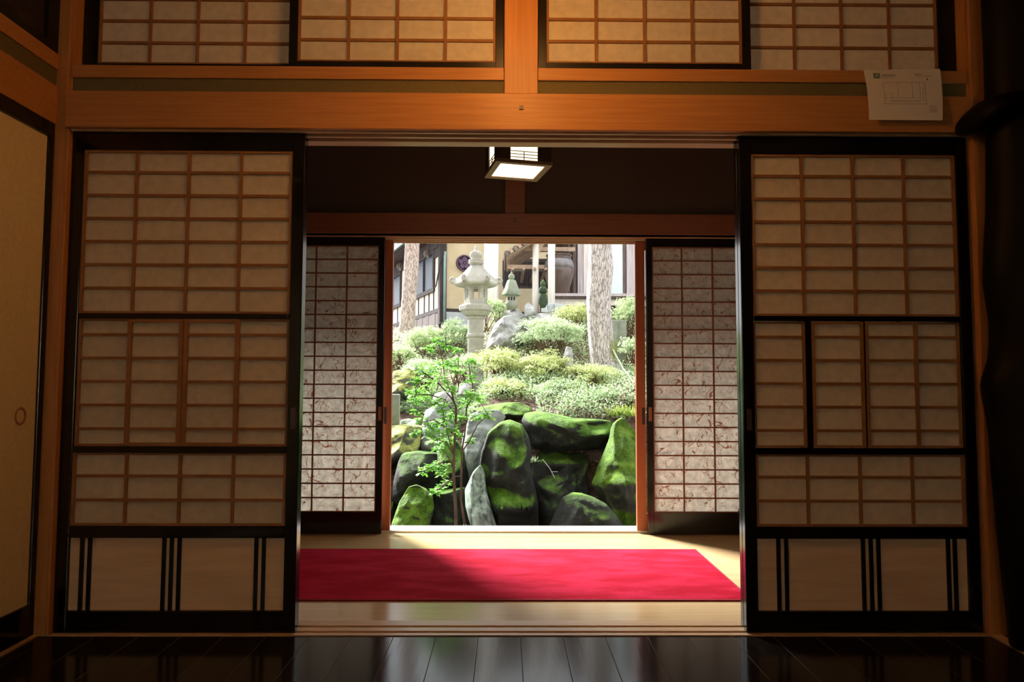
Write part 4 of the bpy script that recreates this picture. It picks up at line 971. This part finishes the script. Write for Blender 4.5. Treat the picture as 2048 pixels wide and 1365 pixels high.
# ================================================================== STONE LANTERNS
def hexring(c, r, z, lift=0.0, n=36, phase=0.0, rnd=.0):
    out = []
    for i in range(n):
        a = 2*pi*i/n; h = (a-phase) % (pi/3)-pi/6; m_ = math.cos(pi/6)/math.cos(h)      # 1 at the corners, .866 mid-side
        rr = r*(m_*(1-rnd)+rnd); k_ = max(0, (m_-.866)/.134)
        out.append((c.x+rr*math.cos(a), c.y+rr*math.sin(a), c.z+z+lift*k_**3))
    return out
def px_r(h, Y): return h*Y/FPX
YL = 10.6; c0 = at(951, 700, YL); kz = YL/FPX
zt = lambda y: at(951, y, YL).z
gz = min(ground(c0.x, YL), zt(716))
tl = thing('stone_lantern', 'tall granite garden lantern with upturned hexagonal roof', 'stone lantern', (c0.x, YL, gz))
B0 = Vector((c0.x, YL, 0)); ph = math.radians(2)
mb = MB(); mb.lathe([(.19, gz-.1), (.19, gz+.05), (.17, gz+.10), (.125, gz+.13)], B0, 32); obj('base', mb, M['granite'], tl, smooth=False)
mb = MB(); r = 16*kz
mb.lathe([(r*1.02, gz+.10), (r, zt(690)), (r, zt(676)), (r*1.13, zt(674.5)), (r*1.13, zt(670)), (r, zt(668)), (r*.98, zt(640)), (r*1.10, zt(638)), (r*1.10, zt(634.5)), (r*.96, zt(634))], B0, 64); obj('shaft', mb, M['granite'], tl)
mb = MB(); mb.rings([hexring(B0, q*kz, zt(y), phase=ph, rnd=rn) for q, y, rn in ((17, 634, .8), (24, 631, .5), (29, 626, .2), (30, 624, .1), (34, 622, 0), (34.5, 613, 0), (32, 611.5, 0), (26, 608, 0))]); obj('platform', mb, M['granite'], tl, bevel=.004)
for i in range(6):       # carved cloud motif on each side of the platform
    a = ph+pi/6+i*pi/3; d = Vector((math.cos(a), math.sin(a), 0)); t = Vector((-d.y, d.x, 0)); o_ = B0+d*(34*kz*.866)+Vector((0, 0, zt(617)))
    mb = MB(); mb.obox(o_, t, d, (0, 0, 1), (-.085, .085, -.004, .004, .016, .022)).obox(o_, t, d, (0, 0, 1), (-.085, .085, -.004, .004, -.022, -.016)).obox(o_, t, d, (0, 0, 1), (-.085, -.079, -.004, .004, -.016, .016)).obox(o_, t, d, (0, 0, 1), (.079, .085, -.004, .004, -.016, .016))
    obj('carved_border', mb, M['granite'], tl)
# firebox: six corner posts, sill, head, and panels; the front one is an open window
rf = 23.5*kz; fb = MB(); z0, z1 = zt(608), zt(572)
fb.rings([hexring(B0, rf, z0, phase=ph), hexring(B0, rf, z0+.06, phase=ph)]); fb.rings([hexring(B0, rf, z1-.05, phase=ph), hexring(B0, rf, z1, phase=ph)])
fbo = obj('firebox', fb, M['granite'], tl)
for i in range(6):
    a = ph+i*pi/3; d = Vector((math.cos(a), math.sin(a), 0)); obj('corner_post', MB().lathe([(.03, z0+.061), (.03, z1-.051)], B0+d*(rf-.028), 8), M['granite'], fbo)
for i in range(6):
    a = ph+pi/6+i*pi/3; d = Vector((math.cos(a), math.sin(a), 0)); t = Vector((-d.y, d.x, 0)); o_ = B0+d*(rf*.866)
    if i in (1, 4):      # open windows front and back
        mb = MB().obox(o_, t, d, (0, 0, 1), (-.085, -.034, -.03, -.006, z0+.061, z1-.051)).obox(o_, t, d, (0, 0, 1), (.034, .085, -.03, -.006, z0+.061, z1-.051))
        mb.obox(o_, t, d, (0, 0, 1), (-.042, -.034, -.03, .004, z0+.07, z1-.06)).obox(o_, t, d, (0, 0, 1), (.034, .042, -.03, .004, z0+.07, z1-.06)).obox(o_, t, d, (0, 0, 1), (-.034, .034, -.03, .004, z1-.072, z1-.06))
        obj('window_surround', mb, M['granite'], fbo)
    else:
        mb = MB().obox(o_, t, d, (0, 0, 1), (-.085, .085, -.03, -.008, z0+.061, z1-.051)); obj('side_panel', mb, M['granite'], fbo)
        mb = MB()
        for z_, w_ in ((.10, .02), (.13, .028), (.155, .018), (.18, .026), (.205, .022)): mb.obox(o_, t, d, (0, 0, 1), (-w_, w_, -.008, -.005, z0+z_, z0+z_+.009)).obox(o_, t, d, (0, 0, 1), (-.004, .004, -.008, -.005, z0+z_-.008, z0+z_+.016))
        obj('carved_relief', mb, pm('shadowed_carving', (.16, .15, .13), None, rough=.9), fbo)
mb = MB(); zr = lambda y: zt(y)
mb.rings([hexring(B0, q*kz, zr(y), lift=l*kz, phase=ph, rnd=rn, n=72) for q, y, l, rn in ((22, 573.5, 0, 0), (40, 574, 5, 0), (46, 572, 9, 0), (47, 568, 10, 0), (44, 565, 10, 0), (36, 559, 6, .1), (27, 549, 2, .25), (20, 540, 0, .4), (14, 534, 0, .7), (12, 532, 0, 1))])
ro = obj('roof', mb, M['granite'], tl, smooth=True)
for i in range(6):       # rolled corners
    a = ph+i*pi/3; d = Vector((math.cos(a), math.sin(a), 0)); t = Vector((-d.y, d.x, 0)); cc = B0+d*(46.5*kz)+Vector((0, 0, zr(561)))
    pts_ = [cc+d*(.040*math.cos(s_)*(1-s_/9))+Vector((0, 0, .040*math.sin(s_)*(1-s_/9))) for s_ in np.linspace(-1.6, 4.6, 16)]
    rb = MB(); rb.tube([B0+d*(28*kz)+Vector((0, 0, zr(552))), B0+d*(38*kz)+Vector((0, 0, zr(562)))]+pts_, [.018, .022]+[.020]*16, 8); obj('rolled_corner', rb, M['granite'], ro, smooth=True)
mb = MB(); mb.lathe([(q*kz, zt(y)) for q, y in ((11.5, 533), (12, 530), (15, 528), (15.5, 525), (14, 524), (15.5, 522), (15, 520.5), (9, 519.5), (12, 515), (13, 510), (12.3, 506), (9, 503.5), (5, 502), (3.6, 499), (2.7, 492), (.5, 491.7))], B0, 32); obj('finial', mb, M['granite'], tl, smooth=True)

# small mossy lantern
YS = 11.9; c1 = at(1023, 600, YS); ks = YS/FPX; z2 = lambda y: at(1023, y, YS).z
sl = thing('small_stone_lantern', 'small green stained stone lantern on the pale rock at the hilltop', 'stone lantern', (c1.x, YS, z2(619)))
S0 = Vector((c1.x, YS, 0))
obj('foot', MB().lathe([(q*ks, z2(y)) for q, y in ((7, 620), (8, 619), (12, 614), (13, 609), (12.5, 605.5), (9, 604.5))], S0, 24), M['patina'], sl, smooth=True)
obj('firebox', MB().rings([hexring(S0, 11*ks, z2(605), phase=ph), hexring(S0, 11*ks, z2(592), phase=ph)]), M['granite'], sl)
mb = MB()
for a_ in (-.6, 0, .6): mb.box(c1.x+a_*.08-.014, c1.x+a_*.08+.014, YS-11*ks*.9, YS-11*ks*.86, z2(602), z2(595))
obj('window', mb, pm('window_dark', (.03, .03, .025), None, rough=.9), sl)
obj('roof', MB().rings([hexring(S0, q*ks, z2(y), lift=l*ks, phase=ph, n=72) for q, y, l in ((12, 592, 0), (19, 592, 2), (19.5, 589, 2.5), (15, 580, 1), (12, 570, 0), (8.5, 561, 0), (5, 559.5, 0))]), M['patina'], sl, smooth=True)
obj('finial', MB().lathe([(q*ks, z2(y)) for q, y in ((4, 560), (6, 557), (6.3, 553), (5, 550), (2.2, 548), (1.2, 544), (.2, 543.8))], S0, 20), M['patina'], sl, smooth=True)

# dark green stone finial beside the jar post
YP = 12.5; c2 = at(1086, 600, YP); kp = YP/FPX; z3 = lambda y: at(1086, y, YP).z
sp_ = thing('stone_pagoda', 'dark green mossy stone pagoda top between two pale posts', 'stone pagoda', (c2.x, YP, z3(614)))
obj('tier', MB().lathe([(q*kp, z3(y)) for q, y in ((4, 616), (6, 613), (9, 608), (9.5, 600), (8, 590), (5, 588))], Vector((c2.x, YP, 0)), 24), M['pagoda'], sp_, smooth=True)
obj('tier', MB().lathe([(q*kp, z3(y)) for q, y in ((5, 588.2), (8.5, 585), (8, 578), (5.5, 574), (4, 573))], Vector((c2.x, YP, 0)), 24), M['pagoda'], sp_, smooth=True)
obj('spire', MB().lathe([(q*kp, z3(y)) for q, y in ((4, 573.2), (6.2, 571), (5, 566), (2.5, 562), (.4, 559.5))], Vector((c2.x, YP, 0)), 24), M['pagoda'], sp_, smooth=True)

# small white jizo figure at the left edge
YJ = 12.0; c3 = at(789, 690, YJ); kj = YJ/FPX; z4 = lambda y: at(789, y, YJ).z
jz = thing('stone_figurine', 'tiny white stone figure at the left door edge beside the ruddy trunk', 'statue', (c3.x, YJ, z4(692)))
obj('body', MB().lathe([(q*kj, z4(y)) for q, y in ((6, 705), (6, 692), (5.6, 684), (5.8, 678), (4.4, 673), (2, 671))], Vector((c3.x, YJ, 0)), 20), M['statue'], jz, smooth=True)
obj('head', MB().lathe([(q*kj, z4(y)) for q, y in ((1.6, 671.5), (3, 670), (3.8, 667), (3.4, 663.5), (1.8, 661.5), (.2, 661))], Vector((c3.x, YJ, 0)), 20), M['statue'], jz, smooth=True)

# ================================================================== HOUSE
HC = at(882, 600, 16.0); HX = HC.x
u = Vector((.930, .368, 0)); v = Vector((-.368, .930, 0)); ez = Vector((0, 0, 1)); HO = Vector((HX, 16.0, 0))
hs = thing('house', 'cream plastered house with dark timber corner behind the garden', 'house', (HX+.6, 16.9, 2.2))
def H(nm, mat, *rs, parent=None, bevel=0.0):
    mb = MB()
    for r in rs: mb.obox(HO, u, v, ez, r)
    return obj(nm, mb, mat, parent or hs, bevel=bevel)
# front wall (u axis) and left flank (v axis)
H('front_wall', M['house_wall'], (.12, 3.6, .0, .15, 2.62, 5.6))
H('front_footing', M['footing'], (.05, 3.6, -.04, .2, 1.9, 2.60))
H('sill_beam', M['timber'], (.05, 3.6, -.03, .1, 2.60, 2.68), (-.03, .05, .0, 9, 2.60, 2.70))
H('flank_wall', M['house_panel'], (.0, .15, .12, 9, 2.70, 4.2))
H('upper_flank', M['timber'], (-.06, .15, .12, 9, 4.16, 5.3))
H('board_skirt', M['skirt'], *[(-.02-.006*(i % 2), .1, .12+i*.3, .12+i*.3+.292, 1.9, 2.598) for i in range(29)])
H('corner_post', M['timber'], (-.045, .119, -.045, .119, 2.3, 5.6))
for y_ in (.62, 1.05, 1.5, 2.1, 3.4, 4.6): H('slat', M['timber'], (-.02, .02, y_-.025, y_+.025, 2.70, 3.2))
H('soffit_beam', M['timber'], (.05, 3.6, -.35, .02, 4.95, 5.2), (-.04, .02, .12, .6, 3.95, 4.2))
for a_, b_ in ((.62, 2.4), (4.2, 6.4)):
    w_ = H('window', M['timber'], (-.05, .03, a_-.1, b_+.1, 3.14, 3.24), (-.05, .03, a_-.1, b_+.1, 4.08, 4.18), (-.05, .03, a_-.1, a_, 3.24, 4.08), (-.05, .03, b_, b_+.1, 3.24, 4.08), (-.05, .03, (a_+b_)/2-.03, (a_+b_)/2+.03, 3.24, 4.08))
    H('pane', M['house_glass'], (-.02, .0, a_, (a_+b_)/2-.03, 3.24, 4.08), (-.02, .0, (a_+b_)/2+.03, b_, 3.24, 4.08), parent=w_)
H('base_door', M['timber'], (-.03, .03, 5.6, 7.4, 2.05, 2.55))
# left roof edge: teal gutter band above a dark ribbed soffit
e = H('eave', M['timber'], (-.55, .2, -.4, 10, 4.40, 4.48)); H('fascia', M['teal'], (-.62, -.55, -.4, 10, 4.42, 4.80), parent=e)
H('fascia_rib', M['teal_pale'], *[(-.635, -.62, k_*.9, k_*.9+.05, 4.42, 4.80) for k_ in range(11)], (-.65, -.62, -.4, 10, 4.40, 4.47), (-.65, -.62, -.4, 10, 4.76, 4.83), parent=e)
H('roof', M['tile'], (-.62, .1, -.4, 10, 4.81, 4.9), (.1, 4.2, -.5, 10, 5.6, 5.7))
# downpipe on the corner
mb = MB(); q0 = HO+u*(.06)+v*(-.09)
mb.tube([q0+ez*2.2, q0+ez*3.9, q0+ez*4.02+u*.01], .030, 12)
obj('downpipe', mb, M['teal_pale'], hs, smooth=True)
obj('pipe_arm', MB().tube([q0+ez*4.0, q0-u*.1+v*.05+ez*3.75, q0-u*.12+v*.3+ez*3.25, q0-u*.1+v*.5+ez*3.22], .016, 8), M['timber'], hs, smooth=True)
# round crest on the front wall
s_ = .555; cc = HO+u*s_+Vector((0, 0, at(927, 527, 16.2).z)); R_ = .195
def disc(c, r, y0, y1, n=36):
    return MB().rings([[c+u*(r*math.cos(2*pi*k_/n))+ez*(r*math.sin(2*pi*k_/n))+v*y for k_ in range(n)] for y in (y0, y1)])
cr = obj('crest', disc(cc, R_, -.05, -.001), M['crest_dark'], hs)
mb = MB()
ring = []
for k_ in range(36):
    ring.append([cc+u*(q*math.cos(2*pi*k_/36))+ez*(q*math.sin(2*pi*k_/36))+v*y for q, y in ((R_, -.05), (R_, -.07), (R_*.86, -.07), (R_*.86, -.05))])
for k_ in range(36):
    a_, b_ = ring[k_], ring[(k_+1) % 36]; mb.add(a_+b_, [(0, 1, 5, 4), (1, 2, 6, 5), (2, 3, 7, 6)])
obj('crest_rim', mb, M['crest'], cr)
for k_ in range(5):     # five plump petals with dark gaps
    a_ = pi/2+k_*2*pi/5; pc = cc+u*(R_*.48*math.cos(a_))+ez*(R_*.48*math.sin(a_))
    obj('crest_petal', disc(pc, R_*.29, -.072, -.05, 24), M['crest'], cr)
    a2 = a_+pi/5; pc = cc+u*(R_*.70*math.cos(a2))+ez*(R_*.70*math.sin(a2)); obj('crest_gap', disc(pc, R_*.11, -.053, -.05, 12), M['crest_dark'], cr)
obj('crest_boss', disc(cc, R_*.14, -.075, -.05, 18), M['crest'], cr)

# slatted window of the house, at the right end of the front wall
a_ = at(1010, 522, 15.9); b_ = at(1072, 573, 15.9)
lw = thing('slatted_screen', 'dark slatted window screen behind the small stained lantern', 'window screen', ((a_.x+b_.x)/2, 15.9, b_.z))
obj('frame', MB().box(a_.x-.04, b_.x+.3, 15.88, 15.94, b_.z-.05, b_.z).box(a_.x-.04, b_.x+.3, 15.88, 15.94, a_.z, a_.z+.05).box(a_.x-.06, a_.x, 15.88, 15.94, b_.z, a_.z), M['timber'], lw)
obj('backing', MB().box(a_.x, b_.x+.3, 15.96, 15.98, b_.z, a_.z), pm('slat_backing', (.11, .095, .085), (.15, .13, .115), 3, rough=.8), lw)
for k_ in range(24): obj('slat', MB().box(a_.x+.02+k_*.042, a_.x+.037+k_*.042, 15.89, 15.93, b_.z, a_.z), M['timber'], lw)
obj('gap_light', MB().box(a_.x+.13, a_.x+.42, 15.945, 15.958, b_.z+.36, b_.z+.42).box(a_.x+.75, a_.x+.95, 15.945, 15.958, b_.z+.36, b_.z+.42), M['house_panel'], lw)

# two wire bells hanging from the eave
def bell(px, py, Y, r, label):
    c = at(px, py, Y); root = thing('hanging_bell', label, 'hanging lantern', (c.x, c.y, c.z), 'round openwork bells under the eave')
    mb = MB()
    for k_ in range(8):
        a = 2*pi*k_/8; mb.tube([c+Vector((math.cos(a)*r*math.cos(t), math.sin(a)*r*math.cos(t), r*1.05*math.sin(t))) for t in np.linspace(-1.1, 1.5, 10)], r*.11, 5)
    for t in (-.7, -.2, .35): mb.tube([c+Vector((math.cos(a)*r*math.cos(t), math.sin(a)*r*math.cos(t), r*1.05*math.sin(t))) for a in np.linspace(0, 2*pi, 17)], r*.09, 5)
    obj('cage', mb, M['bell'], root, smooth=True)
    obj('cap', MB().lathe([(r*.5, r*.85), (r*.55, r*.95), (r*.25, r*1.15), (r*.06, r*1.2)], c, 14), M['bell'], root, smooth=True)
    obj('clapper', MB().lathe([(r*.02, -r*.1), (r*.22, -r*.3), (r*.26, -r*.7), (r*.1, -r*1.25)], c, 12), M['statue'], root, smooth=True)
    obj('hanging_line', MB().tube([c+Vector((0, 0, r*1.2)), Vector((c.x, c.y, 4.40))], .006, 5), M['bell'], root)
bell(855, 508, 16.9, .088, 'openwork bell hanging between the ruddy trunk and the house corner')
bell(800, 533, 19.6, .092, 'openwork bell hanging at the left door edge, left of the ruddy trunk')

# ================================================================== WOODEN HALL
hl = thing('wooden_hall', 'weathered wooden hall with raised deck and pale posts behind the slope', 'building', (1.6, 13.8, 2.2))
def A(px, py, Y): return at(px, py, Y)
dz = A(1150, 587, 13.0).z
for x, h, yt_, yb, Y in ((982, 14.5, 470, 618, 13.2), (1071, 6.5, 470, 620, 13.6), (1103, 7.0, 470, 606, 12.95)):
    p = A(x, yb, Y); r = h*Y/FPX
    obj('post', MB().lathe([(r*1.04, min(p.z, 2.5)-(.5 if h > 6.6 and x < 1000 else .3)), (r, p.z+.3), (r*.98, 4.9)], Vector((p.x, Y, 0)), 28), M['post_pale'], hl, smooth=True)
dx0 = A(1106, 590, 13.0).x
obj('deck', MB().box(dx0, 4.2, 13.0, 14.3, dz-.055, dz), M['hall_board'], hl, bevel=.004)
obj('deck_beam', MB().box(dx0+.02, 4.2, 13.1, 13.22, dz-.22, dz-.10), M['post_pale'], hl); obj('deck_beam', MB().box(dx0+.02, 4.2, 13.03, 13.12, dz-.095, dz-.056), M['hall_dark'], hl)
obj('under_deck_wall', MB().box(dx0-.2, 4.2, 13.9, 14.0, 1.9, dz-.056), M['hall_dark'], hl)
YW = 14.3; wx = lambda px: A(px, 540, YW).x
for k_, (p0, p1, m_) in enumerate(((1146, 1153, 'hall_dark'), (1155, 1166, 'hall_board'), (1167, 1178, 'post_pale'), (1179, 1192, 'hall_board'), (1193, 1206, 'hall_board'), (1207, 1222, 'hall_board'), (1246, 1252, 'hall_dark'), (1253, 1266, 'hall_board'), (1267, 1284, 'post_pale'), (1285, 1300, 'hall_board'), (1301, 1330, 'hall_board'))):
    obj('wall_board', MB().box(wx(p0), wx(p1), YW-.02*(k_ % 2), YW+.1, dz+.001, 5.2), M[m_], hl)
obj('wall_backing', MB().box(wx(1140), 4.2, YW+.101, YW+.16, dz, 5.2), M['hall_dark'], hl)
fd = obj('door_frame', MB().box(wx(1222), wx(1246), YW+.0, YW+.04, dz+.001, dz+.08), M['hall_dark'], hl)
obj('frosted_panel', MB().box(wx(1222), wx(1246), YW+.02, YW+.05, dz+.081, 5.2), M['frost'], hl)
# upper cream return wall at the back of the porch
obj('porch_wall', MB().box(A(1112, 500, 15.2).x, wx(1146), 15.2, 15.3, dz, 5.2), M['hall_dark'], hl)
obj('lintel', MB().box(A(1048, 490, 13.7).x, A(1150, 490, 13.7).x, 13.66, 13.78, A(1060, 503, 13.7).z, A(1060, 495, 13.7).z), M['rafter'], hl)
obj('bracket', MB().add([A(1066, 512, 13.6), A(1076, 512, 13.6), A(1092, 482, 13.6), A(1060, 482, 13.6), A(1066, 512, 13.72), A(1076, 512, 13.72), A(1092, 482, 13.72), A(1060, 482, 13.72)], [(0, 1, 2, 3), (7, 6, 5, 4), (0, 4, 5, 1), (1, 5, 6, 2), (2, 6, 7, 3), (3, 7, 4, 0)]), M['rafter'], hl)
# low tiled porch roof seen from below: battens running up to the right
e0 = A(1013, 517, 13.4); e1 = A(1072, 482, 13.4); ax = (e1-e0).normalized(); nn = Vector((-ax.z, 0, ax.x))
mb = MB(); mb.obox(e0, ax, (0, 1, 0), nn, (0, 1.6, 0, 1.9, .06, .11)); rf_ = obj('porch_roof', mb, M['tile'], hl)
for k_ in range(9): obj('rafter', MB().obox(e0+Vector((0, .02+k_*.21, 0)), ax, (0, 1, 0), nn, (.02, 1.6, 0, .06, 0, .06)), M['rafter'], rf_)
for k_ in range(9):
    s_ = .02+k_*.10; mb = MB(); mb.obox(e0+ax*s_, ax, (0, 1, 0), nn, (0, .07, -.05, 0.0, .02+.012*(k_ % 2), .13)); obj('tile_end', mb, M['rafter'] if k_ % 2 else M['tile'], rf_)
for k_ in range(5): obj('purlin', MB().obox(e0+Vector((.1+.22*k_, 0, -.22)), (1, 0, 0), (0, 1, 0), ez, (0, .05, .05, 1.9, 0, .05)), M['rafter'], rf_)
obj('porch_beam', MB().box(e0.x+.02, e0.x+1.2, 13.62, 13.72, e0.z-.17, e0.z-.09), M['rafter'], hl)
# base stones under the post
def cut_stone(label, poly, Y, th):
    P = [A(x, y, Y) for x, y in poly]; vs = [tuple(p) for p in P]+[(p.x+.03, p.y+th, p.z) for p in P]; n_ = len(P)
    fs = [tuple(range(n_)), tuple(range(2*n_-1, n_-1, -1))]+[(i, (i+1) % n_+0, (i+1) % n_+n_, i+n_)[::-1] for i in range(n_)]
    o = mesh_obj('base_stone', vs, fs, M['white_stone'], bevel=.01)
    bm = bmesh.new(); bm.from_mesh(o.data); bmesh.ops.recalc_face_normals(bm, faces=bm.faces[:]); bm.to_mesh(o.data); bm.free()
    return tag(o, label, 'stone', 'pale cut stones under the jar post')
cut_stone('pale cut stone left of the pale post foot', [(1082, 625), (1083, 610), (1093, 607), (1096, 626)], 12.75, .2)
cut_stone('pale square cut stone under the foot of the pale post', [(1096, 625), (1095, 607), (1108, 607), (1109, 624)], 12.8, .3)
cut_stone('pale angular cut stone right of the pale post foot', [(1109, 630), (1109, 607), (1128, 609), (1135, 618), (1134, 632)], 12.72, .25)
# big glazed jar on the deck
YJ2 = 13.62; cj = A(1118, 560, YJ2); kq = YJ2/FPX; zj = lambda y: A(1118, y, YJ2).z
jar = thing('ceramic_jar', 'large brown glazed storage jar standing on the wooden deck', 'jar', (cj.x, YJ2, dz))
off = dz-zj(586.5)
J = lambda L_: [(q*kq, zj(y)+off) for q, y in L_]
C0 = Vector((cj.x, YJ2, 0))
obj('body', MB().lathe(J([(12, 586.5), (14, 586), (17.5, 578), (22, 566), (26.5, 552), (29.3, 538), (29.8, 530)]), C0, 48), M['jar'], jar, smooth=True)
obj('shoulder', MB().lathe(J([(29.8, 530), (29.2, 522), (27.3, 515), (25, 511.5)]), C0, 48), M['jar_band'], jar, smooth=True)
obj('rim', MB().lathe(J([(25, 511.5), (23.8, 509), (24.6, 506), (26.4, 504), (26.2, 502.8), (24, 503), (22.5, 507)]), C0, 48), M['jar'], jar, smooth=True)

# fallen bamboo cane and thin twig
cn = obj('garden_cane', MB().tube([A(1226, 700, 9.3), A(1246, 737, 8.9), A(1258, 752, 8.6), A(1269, 768, 8.4)], [.008, .008, .007, .006], 6), M['post_pale']); tag(cn, 'pale thin cane lying on the bank right of the big trunk', 'cane')
tg = obj('fallen_twig', MB().tube([A(1086, 920, 6.45), A(1100, 938, 6.4), (A(1110, 958, 6.36))], [.003, .003, .002], 5).tube([A(1104, 944, 6.39), A(1115, 944, 6.42)], .002, 5), M['post_pale']); tag(tg, 'pale dry twig on the moss cap of the dark rock', 'twig')

# ================================================================== LIGHT
wd = bpy.data.worlds.new('overcast_sky'); SC.world = wd; wd.use_nodes = True
bg = wd.node_tree.nodes['Background']; bg.inputs[0].default_value = (.93, .97, 1.0, 1); bg.inputs[1].default_value = 2.6
sl_ = bpy.data.lights.new('sun', 'SUN'); sl_.energy = 25; sl_.angle = math.radians(17); sl_.color = (1.0, .985, .95)
so = bpy.data.objects.new('sun', sl_); COL.objects.link(so)
so.rotation_euler = Vector((.48, -.65, -.57)).to_track_quat('-Z', 'Y').to_euler()

vs_ = SC.view_settings
SC.display_settings.display_device = 'sRGB'
vs_.view_transform = 'Standard'; vs_.look = 'None'; vs_.exposure = 0.0; vs_.gamma = 1.0; vs_.use_curve_mapping = False
